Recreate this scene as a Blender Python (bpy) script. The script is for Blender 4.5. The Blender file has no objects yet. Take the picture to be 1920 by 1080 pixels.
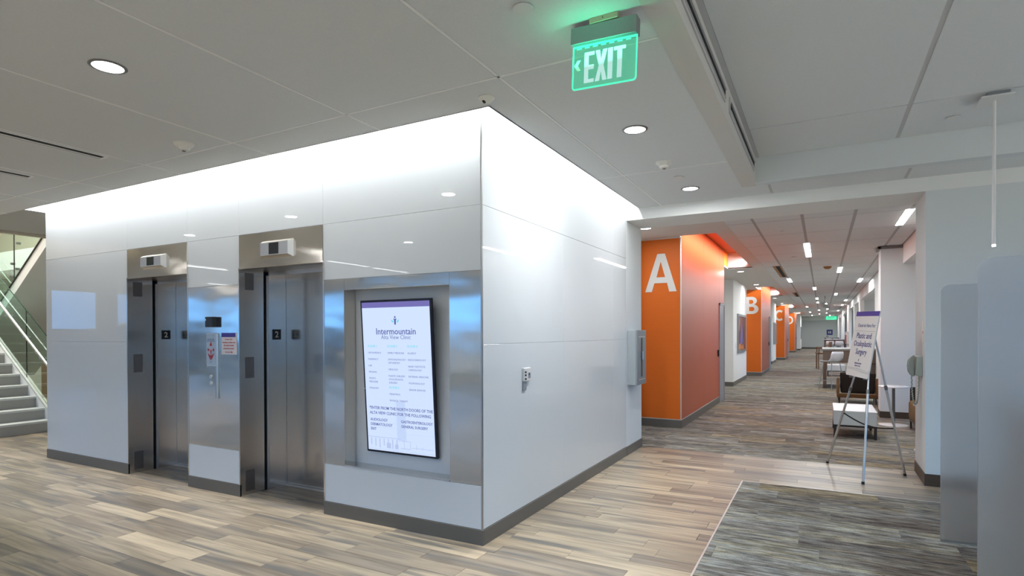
import bpy, bmesh, math, random
from mathutils import Vector, Matrix, Euler
random.seed(7)
PI = math.pi
scene = bpy.context.scene
COL = scene.collection

# ------------------------------------------------------------------ camera
CAMH = 1.527
FPX = 1075.64
cam_d = bpy.data.cameras.new('camera')
cam = bpy.data.objects.new('camera', cam_d)
COL.objects.link(cam)
cam_d.sensor_fit = 'HORIZONTAL'
cam_d.sensor_width = 36.0
cam_d.lens = FPX / 1920 * 36.0
cam_d.shift_y = (633.12 - 540) / 1920
cam_d.clip_start = 0.05
cam_d.clip_end = 300
_rt = Vector((0.8796408, 0.4756294, -0.00295094))
_up = Vector((-0.00077686, 0.00764085, 0.9999705))
_fw = Vector((-0.4756379, 0.8796126, -0.0070907))
_m = Matrix((_rt, _up, -_fw)).transposed().to_4x4()
_m.translation = (0, 0, CAMH)
cam.matrix_world = _m
scene.camera = cam

# ------------------------------------------------------------------ world, exposure
scene.view_settings.view_transform = 'Standard'
scene.view_settings.look = 'None'
scene.view_settings.exposure = 0.58
scene.view_settings.gamma = 1.0
scene.view_settings.use_curve_mapping = False
scene.cycles.max_bounces = 10
scene.cycles.diffuse_bounces = 5
scene.cycles.glossy_bounces = 8
scene.cycles.transmission_bounces = 8
scene.cycles.transparent_max_bounces = 8
scene.cycles.caustics_refractive = False
scene.cycles.caustics_reflective = False
scene.cycles.sample_clamp_indirect = 4.0
scene.cycles.use_denoising = True

w = bpy.data.worlds.new('World')
scene.world = w
w.use_nodes = True
_bg = w.node_tree.nodes['Background']
_bg.inputs[0].default_value = (0.17, 0.47, 1.0, 1)
_bg.inputs[1].default_value = 1.75

ZC = 3.071            # lobby and corridor ceiling height
ZCO = 3.33            # raised coffer
XW, YW = -2.148, 3.52  # outer corner of the elevator core
XL = -8.478           # left end of the core


def area(name, loc, rot, sx, sy, power, color=(1, 1, 1), spread=PI):
    l = bpy.data.lights.new(name, 'AREA')
    l.shape = 'RECTANGLE'
    l.size = sx
    l.size_y = sy
    l.energy = power
    l.color = color
    l.spread = spread
    o = bpy.data.objects.new(name, l)
    o.location = loc
    o.rotation_euler = rot
    COL.objects.link(o)
    return o


_sl = bpy.data.lights.new('sun', 'SUN')
_sl.energy = 15.0
_sl.angle = 0.01
_sl.color = (1.0, 0.95, 0.86)
_so = bpy.data.objects.new('sun', _sl)
_so.rotation_euler = (math.radians(-32), 0, 0)      # high, from behind the far end of the building
COL.objects.link(_so)

COOL = (0.96, 0.975, 1.0)
# light strips in the cove around the elevator core (facing down, above the ceiling lip)
area('cove_strip_light_front', ((XL + XW) / 2, YW - 0.065, 3.285), (0, 0, 0), XW - XL + 0.20, 0.03, 100, COOL, 2.6)
area('cove_strip_light_side', (XW + 0.065, (YW + 6.95) / 2 - 0.06, 3.285), (0, 0, PI / 2), 3.62, 0.03, 42, COOL, 2.6)
area('cove_strip_light_end', (XL - 0.085, 5.2, 3.285), (0, 0, PI / 2), 3.4, 0.03, 36, COOL, 2.6)


# ------------------------------------------------------------------ materials
def new_mat(name):
    m = bpy.data.materials.new(name)
    m.use_nodes = True
    nt = m.node_tree
    return m, nt, nt.nodes['Principled BSDF']


def srgb(r, g, b):
    def f(c):
        c /= 255.0
        return c / 12.92 if c <= 0.04045 else ((c + 0.055) / 1.055) ** 2.4
    return (f(r), f(g), f(b))


def mat(name, col, rough=0.5, metal=0.0, spec=0.5, bump=None, var=None, emit=None, estr=0.0, coat=0.0, trans=0.0, ior=1.45):
    m, nt, p = new_mat(name)
    p.inputs['Base Color'].default_value = (*col, 1)
    p.inputs['Roughness'].default_value = rough
    p.inputs['Metallic'].default_value = metal
    p.inputs['Specular IOR Level'].default_value = spec
    p.inputs['Coat Weight'].default_value = coat
    p.inputs['Transmission Weight'].default_value = trans
    p.inputs['IOR'].default_value = ior
    if emit:
        p.inputs['Emission Color'].default_value = (*emit, 1)
        p.inputs['Emission Strength'].default_value = estr
    N, L = nt.nodes, nt.links
    if var or bump:
        g = N.new('ShaderNodeNewGeometry')
        mp = N.new('ShaderNodeMapping')
        L.new(g.outputs['Position'], mp.inputs['Vector'])
        nz = N.new('ShaderNodeTexNoise')
        L.new(mp.outputs[0], nz.inputs['Vector'])
        sc = (var or bump)[0]
        if isinstance(sc, tuple):
            mp.inputs['Scale'].default_value = sc
            nz.inputs['Scale'].default_value = 1.0
        else:
            nz.inputs['Scale'].default_value = sc
        nz.inputs['Detail'].default_value = 4
        if var:
            mx = N.new('ShaderNodeMix')
            mx.data_type = 'RGBA'
            mx.inputs[6].default_value = (*[c * (1 - var[1]) for c in col], 1)
            mx.inputs[7].default_value = (*[min(1, c * (1 + var[1])) for c in col], 1)
            L.new(nz.outputs[0], mx.inputs[0])
            L.new(mx.outputs[2], p.inputs['Base Color'])
        if bump:
            b = N.new('ShaderNodeBump')
            b.inputs['Strength'].default_value = bump[1]
            b.inputs['Distance'].default_value = bump[2] if len(bump) > 2 else 0.002
            L.new(nz.outputs[0], b.inputs['Height'])
            L.new(b.outputs[0], p.inputs['Normal'])
    return m


M = {}
M['paint'] = mat('wall_paint', (0.68, 0.72, 0.725), 0.75, bump=(180.0, 0.05))
M['paint_bright'] = mat('header_paint', (0.82, 0.83, 0.81), 0.75, bump=(180.0, 0.05))
M['beige'] = mat('beige_wall_paint', (0.52, 0.47, 0.38), 0.8, bump=(180.0, 0.05))
M['gypsum'] = mat('gypsum_soffit', (0.66, 0.64, 0.60), 0.8, bump=(150.0, 0.05))
M['tile'] = mat('ceiling_tile', (0.735, 0.755, 0.755), 0.9, var=(90.0, 0.05))
M['tee'] = mat('ceiling_tee', (0.93, 0.93, 0.92), 0.6)
M['tee_dark'] = mat('ceiling_tee_grey', (0.55, 0.545, 0.54), 0.6)
M['tee_mid'] = mat('ceiling_tee_mid_grey', (0.40, 0.395, 0.39), 0.6)
M['backing'] = mat('panel_backing', (0.72, 0.74, 0.75), 0.8)
M['cab_grey'] = mat('cabinet_grey', (0.30, 0.335, 0.35), 0.4)
M['cavity'] = mat('ceiling_reveal', (0.45, 0.45, 0.44), 0.9)
M['cove'] = mat('cove_white', (0.85, 0.85, 0.83), 0.7)
M['base'] = mat('baseboard_bronze', (0.135, 0.125, 0.108), 0.42, spec=0.4)
M['base_brown'] = mat('baseboard_brown', (0.065, 0.043, 0.028), 0.5)
M['edge'] = mat('bright_edge_trim', (0.70, 0.70, 0.68), 0.35, 0.6)
M['dark_steel'] = mat('corner_steel', (0.42, 0.42, 0.41), 0.3, 1.0)
M['black'] = mat('black_plastic', (0.012, 0.012, 0.013), 0.35)
M['blackgap'] = mat('slot_black', (0.004, 0.004, 0.004), 0.9)
M['white'] = mat('white_plastic', (0.72, 0.72, 0.70), 0.4)
M['offwhite'] = mat('offwhite_plastic', (0.80, 0.78, 0.72), 0.45)
M['grey'] = mat('grey_plastic', (0.28, 0.30, 0.33), 0.4)
M['alu'] = mat('brushed_aluminium', (0.62, 0.62, 0.62), 0.32, 1.0)
M['nickel'] = mat('satin_nickel', (0.78, 0.74, 0.68), 0.28, 1.0)
M['orange'] = mat('orange_panel', srgb(214, 106, 30), 0.5, spec=0.3, var=((3, 3, 60), 0.04))
M['orange_wood'] = mat('orange_wood_laminate', srgb(172, 70, 26), 0.45, spec=0.4, var=((60, 60, 1.2), 0.12), coat=0.6)
M['orange_wood'].node_tree.nodes['Principled BSDF'].inputs['Coat Roughness'].default_value = 0.38
M['letter'] = mat('letter_white', (0.74, 0.74, 0.71), 0.5)
M['wood_dark'] = mat('walnut_laminate', (0.115, 0.078, 0.058), 0.4, var=((2, 30, 60), 0.35))
M['wood_tan'] = mat('tan_wood', (0.32, 0.15, 0.05), 0.45, var=((8, 8, 40), 0.2))
M['door_brown'] = mat('brown_door_wood', (0.20, 0.10, 0.04), 0.5, var=((30, 30, 1), 0.2))
M['fabric_dark'] = mat('dark_brown_fabric', (0.018, 0.014, 0.011), 0.85, bump=(400.0, 0.3))
M['mustard'] = mat('mustard_fabric', (0.15, 0.083, 0.022), 0.9, bump=(350.0, 0.4), var=(40.0, 0.25))
M['white_lam'] = mat('white_laminate', (0.78, 0.78, 0.77), 0.25)
M['box_side'] = mat('pale_grey_laminate', (0.60, 0.62, 0.60), 0.35)
M['frame_dark'] = mat('dark_bronze_frame', (0.02, 0.016, 0.013), 0.45)
M['shell'] = mat('white_shell_plastic', (0.66, 0.70, 0.76), 0.35)
M['chair_wood'] = mat('chair_brown_wood', (0.17, 0.088, 0.036), 0.5, var=((8, 8, 40), 0.2))
M['top_grey'] = mat('table_top_grey', (0.26, 0.255, 0.245), 0.4)
M['phone'] = mat('grey_green_plastic', (0.36, 0.39, 0.35), 0.4)
M['board'] = mat('sign_board', (0.80, 0.79, 0.76), 0.5)
M['blue'] = mat('blue_print', (0.035, 0.05, 0.30), 0.5)
M['navy'] = mat('navy_print', (0.03, 0.04, 0.22), 0.5)
M['greyline'] = mat('grey_print', (0.30, 0.32, 0.36), 0.5)
M['red'] = mat('red_print', (0.42, 0.03, 0.04), 0.5)
M['paper'] = mat('paper_white', (0.70, 0.69, 0.70), 0.6)
M['paper_blue'] = mat('pale_blue_label', (0.42, 0.52, 0.62), 0.4)
M['purple'] = mat('purple_print', (0.05, 0.035, 0.26), 0.5)
M['concrete_step'] = mat('stair_carpet_grey', (0.36, 0.35, 0.32), 0.9, var=(160.0, 0.35), bump=(300.0, 0.3))
M['tread'] = mat('stair_tread', (0.62, 0.64, 0.62), 0.7, var=(120.0, 0.15))
M['lens'] = mat('lamp_lens', (0.9, 0.9, 0.9), 0.4, emit=(1, 0.99, 0.97), estr=6.0)
M['lens_hot'] = mat('linear_lamp_lens', (0.9, 0.9, 0.9), 0.4, emit=(1, 0.99, 0.98), estr=9.0)
M['lamp_trim'] = mat('lamp_trim_grey', (0.20, 0.195, 0.185), 0.4, 0.6)
M['beige_metal'] = mat('cream_metal', (0.45, 0.42, 0.30), 0.5)
M['housing'] = mat('sign_housing_aluminium', (0.30, 0.33, 0.34), 0.45, 0.7)
M['exit_letter'] = mat('exit_letters', (0.7, 0.85, 0.85), 0.4, emit=(0.42, 0.80, 0.76), estr=0.38)
M['exit_edge'] = mat('exit_lit_edge', (0.1, 0.6, 0.4), 0.4, emit=(0.06, 0.75, 0.42), estr=0.85)
M['exit_arrow'] = mat('exit_arrow_green', (0.3, 0.8, 0.5), 0.4, emit=(0.22, 0.78, 0.42), estr=0.6)
M['exit_far'] = mat('far_exit_green', (0.1, 0.6, 0.4), 0.4, emit=(0.05, 0.75, 0.35), estr=1.0)
M['screen_bezel'] = mat('screen_bezel', (0.006, 0.006, 0.02), 0.3)
M['grey_panel'] = mat('grey_back_panel', (0.85, 0.85, 0.83), 0.5)
M['ground'] = mat('outside_ground', (0.30, 0.27, 0.225), 0.9)


def glass_panel_mat():
    m, nt, p = new_mat('back_painted_glass')
    p.inputs['Base Color'].default_value = (0.68, 0.715, 0.73, 1)
    p.inputs['Roughness'].default_value = 0.32
    p.inputs['Specular IOR Level'].default_value = 0.0
    p.inputs['Coat Weight'].default_value = 1.0
    p.inputs['Coat Roughness'].default_value = 0.012
    p.inputs['Coat IOR'].default_value = 1.40
    return m


M['wglass'] = glass_panel_mat()


def steel_mat(name, col, rough, wav=0.35, aniso=0.75):
    m, nt, p = new_mat(name)
    N, L = nt.nodes, nt.links
    p.inputs['Base Color'].default_value = (*col, 1)
    p.inputs['Metallic'].default_value = 1.0
    p.inputs['Roughness'].default_value = rough
    g = N.new('ShaderNodeNewGeometry')
    mp = N.new('ShaderNodeMapping')
    mp.inputs['Scale'].default_value = (1.0, 1.0, 2.4)
    L.new(g.outputs['Position'], mp.inputs['Vector'])
    n1 = N.new('ShaderNodeTexNoise')
    n1.inputs['Scale'].default_value = 1.6
    n1.inputs['Detail'].default_value = 1
    L.new(mp.outputs[0], n1.inputs['Vector'])
    mp2 = N.new('ShaderNodeMapping')
    mp2.inputs['Scale'].default_value = (500, 500, 6)
    L.new(g.outputs['Position'], mp2.inputs['Vector'])
    n2 = N.new('ShaderNodeTexNoise')
    n2.inputs['Scale'].default_value = 1.0
    n2.inputs['Detail'].default_value = 3
    L.new(mp2.outputs[0], n2.inputs['Vector'])
    b1 = N.new('ShaderNodeBump')
    b1.inputs['Strength'].default_value = wav
    b1.inputs['Distance'].default_value = 0.02
    L.new(n1.outputs[0], b1.inputs['Height'])
    b2 = N.new('ShaderNodeBump')
    b2.inputs['Strength'].default_value = 0.06
    b2.inputs['Distance'].default_value = 0.0005
    L.new(n2.outputs[0], b2.inputs['Height'])
    L.new(b1.outputs[0], b2.inputs['Normal'])
    L.new(b2.outputs[0], p.inputs['Normal'])
    mr = N.new('ShaderNodeMapRange')
    mr.inputs[3].default_value = rough * 0.8
    mr.inputs[4].default_value = rough * 1.25
    L.new(n2.outputs[0], mr.inputs[0])
    L.new(mr.outputs[0], p.inputs['Roughness'])
    return m


M['steel'] = steel_mat('stainless_steel', (0.71, 0.68, 0.625), 0.12, 0.30)
M['steel_door'] = steel_mat('stainless_door', (0.67, 0.63, 0.585), 0.19, 0.12)
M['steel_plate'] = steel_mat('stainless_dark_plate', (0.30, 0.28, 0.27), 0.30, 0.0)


def plank_mat():
    m, nt, p = new_mat('wood_look_tile')
    N, L = nt.nodes, nt.links
    at = N.new('ShaderNodeAttribute')
    at.attribute_name = 'tint'
    g = N.new('ShaderNodeNewGeometry')
    sep = N.new('ShaderNodeSeparateXYZ')
    L.new(g.outputs['Position'], sep.inputs[0])
    mul = N.new('ShaderNodeMath'); mul.operation = 'MULTIPLY'
    mul.inputs[1].default_value = 57.0
    L.new(at.outputs['Fac'], mul.inputs[0])
    add = N.new('ShaderNodeMath'); add.operation = 'ADD'
    L.new(mul.outputs[0], add.inputs[0])
    L.new(sep.outputs[2], add.inputs[1])
    cmb = N.new('ShaderNodeCombineXYZ')
    L.new(sep.outputs[0], cmb.inputs[0])
    L.new(sep.outputs[1], cmb.inputs[1])
    L.new(add.outputs[0], cmb.inputs[2])
    mp = N.new('ShaderNodeMapping'); mp.inputs['Scale'].default_value = (1.4, 20, 1)
    L.new(cmb.outputs[0], mp.inputs['Vector'])
    n1 = N.new('ShaderNodeTexNoise'); n1.inputs['Scale'].default_value = 1.0
    n1.inputs['Detail'].default_value = 6; n1.inputs['Distortion'].default_value = 0.6
    L.new(mp.outputs[0], n1.inputs['Vector'])
    mp2 = N.new('ShaderNodeMapping'); mp2.inputs['Scale'].default_value = (0.9, 12, 1)
    L.new(cmb.outputs[0], mp2.inputs['Vector'])
    n2 = N.new('ShaderNodeTexNoise'); n2.inputs['Scale'].default_value = 1.0; n2.inputs['Detail'].default_value = 3
    L.new(mp2.outputs[0], n2.inputs['Vector'])
    base = N.new('ShaderNodeValToRGB')
    cr = base.color_ramp
    cr.interpolation = 'LINEAR'
    cr.elements[0].position = 0.0; cr.elements[0].color = (0.215, 0.18, 0.14, 1)
    cr.elements[1].position = 1.0; cr.elements[1].color = (0.45, 0.378, 0.272, 1)
    for pos, c in ((0.12, (0.235, 0.196, 0.15)), (0.3, (0.30, 0.246, 0.18)), (0.6, (0.355, 0.298, 0.217)), (0.85, (0.385, 0.314, 0.222))):
        e = cr.elements.new(pos); e.color = (*c, 1)
    L.new(at.outputs['Fac'], base.inputs[0])
    r1 = N.new('ShaderNodeValToRGB')
    r1.color_ramp.elements[0].position = 0.34; r1.color_ramp.elements[0].color = (0.62, 0.60, 0.59, 1)
    r1.color_ramp.elements[1].position = 0.60; r1.color_ramp.elements[1].color = (1.18, 1.17, 1.15, 1)
    L.new(n1.outputs[0], r1.inputs[0])
    mx = N.new('ShaderNodeMix'); mx.data_type = 'RGBA'; mx.blend_type = 'MULTIPLY'
    mx.inputs[0].default_value = 0.9
    L.new(base.outputs[0], mx.inputs[6]); L.new(r1.outputs[0], mx.inputs[7])
    r2 = N.new('ShaderNodeValToRGB')
    r2.color_ramp.elements[0].position = 0.34; r2.color_ramp.elements[0].color = (1, 1, 1, 1)
    r2.color_ramp.elements[1].position = 0.46; r2.color_ramp.elements[1].color = (0, 0, 0, 1)
    L.new(n2.outputs[0], r2.inputs[0])
    mx2 = N.new('ShaderNodeMix'); mx2.data_type = 'RGBA'
    sc = N.new('ShaderNodeMath'); sc.operation = 'MULTIPLY'; sc.inputs[1].default_value = 0.85
    L.new(r2.outputs[0], sc.inputs[0]); L.new(sc.outputs[0], mx2.inputs[0])
    L.new(mx.outputs[2], mx2.inputs[6]); mx2.inputs[7].default_value = (0.115, 0.112, 0.108, 1)
    L.new(mx2.outputs[2], p.inputs['Base Color'])
    p.inputs['Roughness'].default_value = 0.36
    p.inputs['Specular IOR Level'].default_value = 0.45
    b = N.new('ShaderNodeBump'); b.inputs['Strength'].default_value = 0.12; b.inputs['Distance'].default_value = 0.002
    L.new(n1.outputs[0], b.inputs['Height']); L.new(b.outputs[0], p.inputs['Normal'])
    return m


M['plank'] = plank_mat()
M['grout'] = mat('floor_grout', (0.30, 0.25, 0.20), 0.8)


def carpet_mat():
    m, nt, p = new_mat('striated_carpet')
    N, L = nt.nodes, nt.links
    at = N.new('ShaderNodeAttribute'); at.attribute_name = 'tint'
    g = N.new('ShaderNodeNewGeometry')
    tm = N.new('ShaderNodeMath'); tm.operation = 'MULTIPLY'; tm.inputs[1].default_value = 43.0
    L.new(at.outputs['Fac'], tm.inputs[0])
    tc = N.new('ShaderNodeCombineXYZ'); L.new(tm.outputs[0], tc.inputs[2])
    offs = N.new('ShaderNodeVectorMath'); offs.operation = 'ADD'
    L.new(g.outputs['Position'], offs.inputs[0]); L.new(tc.outputs[0], offs.inputs[1])

    def noise(scale, detail, rough=0.5, dist=0.0):
        mp = N.new('ShaderNodeMapping'); mp.inputs['Scale'].default_value = scale
        L.new(offs.outputs[0], mp.inputs['Vector'])
        n = N.new('ShaderNodeTexNoise'); n.inputs['Scale'].default_value = 1.0
        n.inputs['Detail'].default_value = detail; n.inputs['Roughness'].default_value = rough
        n.inputs['Distortion'].default_value = dist
        L.new(mp.outputs[0], n.inputs['Vector'])
        return n

    def ramp(src, stops, const=False):
        r = N.new('ShaderNodeValToRGB')
        r.color_ramp.interpolation = 'CONSTANT' if const else 'LINEAR'
        r.color_ramp.elements[0].position = stops[0][0]; r.color_ramp.elements[0].color = (*stops[0][1], 1)
        r.color_ramp.elements[1].position = stops[-1][0]; r.color_ramp.elements[1].color = (*stops[-1][1], 1)
        for ps, c in stops[1:-1]:
            e = r.color_ramp.elements.new(ps); e.color = (*c, 1)
        L.new(src, r.inputs[0])
        return r
    band = noise((0.9, 7.0, 1), 3, 0.6)
    col = ramp(band.outputs[0], [(0.30, (0.155, 0.125, 0.105)), (0.42, (0.21, 0.19, 0.17)), (0.50, (0.25, 0.245, 0.23)), (0.58, (0.265, 0.23, 0.17)), (0.68, (0.33, 0.335, 0.315))])
    streak = noise((5.5, 36, 1), 3, 0.6, 0.3)
    st = ramp(streak.outputs[0], [(0.38, (0.36, 0.35, 0.36)), (0.44, (0.78, 0.77, 0.77)), (0.54, (1.0, 1.0, 1.0)), (0.57, (1.40, 1.43, 1.42))])
    fib = noise((160, 160, 1), 2)
    fb = ramp(fib.outputs[0], [(0.3, (0.72, 0.72, 0.72)), (0.7, (1.22, 1.22, 1.22))])
    mx = N.new('ShaderNodeMix'); mx.data_type = 'RGBA'; mx.blend_type = 'MULTIPLY'; mx.inputs[0].default_value = 0.85
    L.new(col.outputs[0], mx.inputs[6]); L.new(st.outputs[0], mx.inputs[7])
    mx2 = N.new('ShaderNodeMix'); mx2.data_type = 'RGBA'; mx2.blend_type = 'MULTIPLY'; mx2.inputs[0].default_value = 0.9
    L.new(mx.outputs[2], mx2.inputs[6]); L.new(fb.outputs[0], mx2.inputs[7])
    tr = ramp(at.outputs['Fac'], [(0.0, (0.80, 0.78, 0.76)), (0.30, (0.96, 0.97, 0.95)), (0.55, (1.06, 1.08, 1.08)), (0.80, (1.08, 0.98, 0.80)), (0.93, (0.72, 0.70, 0.70))], True)
    mx3 = N.new('ShaderNodeMix'); mx3.data_type = 'RGBA'; mx3.blend_type = 'MULTIPLY'; mx3.inputs[0].default_value = 1.0
    L.new(mx2.outputs[2], mx3.inputs[6]); L.new(tr.outputs[0], mx3.inputs[7])
    L.new(mx3.outputs[2], p.inputs['Base Color'])
    p.inputs['Roughness'].default_value = 0.95
    p.inputs['Specular IOR Level'].default_value = 0.1
    b = N.new('ShaderNodeBump'); b.inputs['Strength'].default_value = 0.5; b.inputs['Distance'].default_value = 0.004
    L.new(fib.outputs[0], b.inputs['Height']); L.new(b.outputs[0], p.inputs['Normal'])
    return m


M['carpet'] = carpet_mat()


def clear_glass(name, col, rough=0.0, alpha_mix=0.75):
    """thin architectural glass: mostly straight-through plus a mirror-like reflection"""
    m = bpy.data.materials.new(name)
    m.use_nodes = True
    nt = m.node_tree
    N, L = nt.nodes, nt.links
    N.remove(N['Principled BSDF'])
    out = N['Material Output']
    tr = N.new('ShaderNodeBsdfTransparent'); tr.inputs[0].default_value = (*col, 1)
    gl = N.new('ShaderNodeBsdfGlossy'); gl.inputs['Roughness'].default_value = rough
    gl.inputs[0].default_value = (0.8, 0.95, 0.88, 1)
    fr = N.new('ShaderNodeFresnel'); fr.inputs[0].default_value = 1.5
    gg = N.new('ShaderNodeNewGeometry')
    iv = N.new('ShaderNodeMath'); iv.operation = 'SUBTRACT'; iv.inputs[0].default_value = 1.0
    L.new(gg.outputs['Backfacing'], iv.inputs[1])
    fm = N.new('ShaderNodeMath'); fm.operation = 'MULTIPLY'
    L.new(fr.outputs[0], fm.inputs[0]); L.new(iv.outputs[0], fm.inputs[1])
    mx = N.new('ShaderNodeMixShader')
    L.new(fm.outputs[0], mx.inputs[0]); L.new(tr.outputs[0], mx.inputs[1]); L.new(gl.outputs[0], mx.inputs[2])
    L.new(mx.outputs[0], out.inputs[0])
    return m


M['stair_glass'] = clear_glass('stair_glass', (0.84, 0.94, 0.90))
M['exit_glass'] = clear_glass('exit_acrylic', (0.56, 0.88, 0.75), 0.1)
_nt = M['exit_glass'].node_tree
_e = _nt.nodes.new('ShaderNodeEmission'); _e.inputs[0].default_value = (0.10, 0.62, 0.40, 1); _e.inputs[1].default_value = 0.16
_a = _nt.nodes.new('ShaderNodeAddShader')
_o = _nt.nodes['Material Output']
_src = _o.inputs[0].links[0].from_socket
_nt.links.new(_src, _a.inputs[0]); _nt.links.new(_e.outputs[0], _a.inputs[1]); _nt.links.new(_a.outputs[0], _o.inputs[0])
M['pane'] = clear_glass('window_glass', (0.92, 0.96, 0.97))


def frosted():
    m = bpy.data.materials.new('frosted_acrylic')
    m.use_nodes = True
    nt = m.node_tree
    N, L = nt.nodes, nt.links
    N.remove(N['Principled BSDF'])
    out = N['Material Output']
    rf = N.new('ShaderNodeBsdfRefraction')
    rf.inputs['Roughness'].default_value = 0.36
    rf.inputs['IOR'].default_value = 1.2
    rf.inputs[0].default_value = (0.90, 0.92, 0.93, 1)
    df = N.new('ShaderNodeBsdfTranslucent'); df.inputs[0].default_value = (0.92, 0.94, 0.95, 1)
    mx = N.new('ShaderNodeMixShader'); mx.inputs[0].default_value = 0.30
    L.new(rf.outputs[0], mx.inputs[1]); L.new(df.outputs[0], mx.inputs[2])
    gl = N.new('ShaderNodeBsdfGlossy'); gl.inputs['Roughness'].default_value = 0.28
    gl.inputs[0].default_value = (1, 1, 1, 1)
    mx2 = N.new('ShaderNodeMixShader'); mx2.inputs[0].default_value = 0.08
    L.new(mx.outputs[0], mx2.inputs[1]); L.new(gl.outputs[0], mx2.inputs[2])
    L.new(mx2.outputs[0], out.inputs[0])
    return m


M['frosted'] = frosted()


def picture_mat(name, cols, seed):
    m, nt, p = new_mat(name)
    N, L = nt.nodes, nt.links
    g = N.new('ShaderNodeNewGeometry')
    mp = N.new('ShaderNodeMapping'); mp.inputs['Scale'].default_value = (1, 2.6, 1.6); mp.inputs['Location'].default_value = (seed, seed * 2, 0)
    L.new(g.outputs['Position'], mp.inputs['Vector'])
    n = N.new('ShaderNodeTexNoise'); n.inputs['Scale'].default_value = 1.6; n.inputs['Detail'].default_value = 3; n.inputs['Distortion'].default_value = 0.8
    L.new(mp.outputs[0], n.inputs['Vector'])
    r = N.new('ShaderNodeValToRGB')
    r.color_ramp.elements[0].position = 0.25; r.color_ramp.elements[0].color = (*cols[0], 1)
    r.color_ramp.elements[1].position = 0.75; r.color_ramp.elements[1].color = (*cols[-1], 1)
    k = len(cols)
    for i, c in enumerate(cols[1:-1]):
        e = r.color_ramp.elements.new(0.25 + 0.5 * (i + 1) / (k - 1)); e.color = (*c, 1)
    L.new(n.outputs[0], r.inputs[0])
    L.new(r.outputs[0], p.inputs['Base Color'])
    p.inputs['Roughness'].default_value = 0.3
    return m


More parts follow.
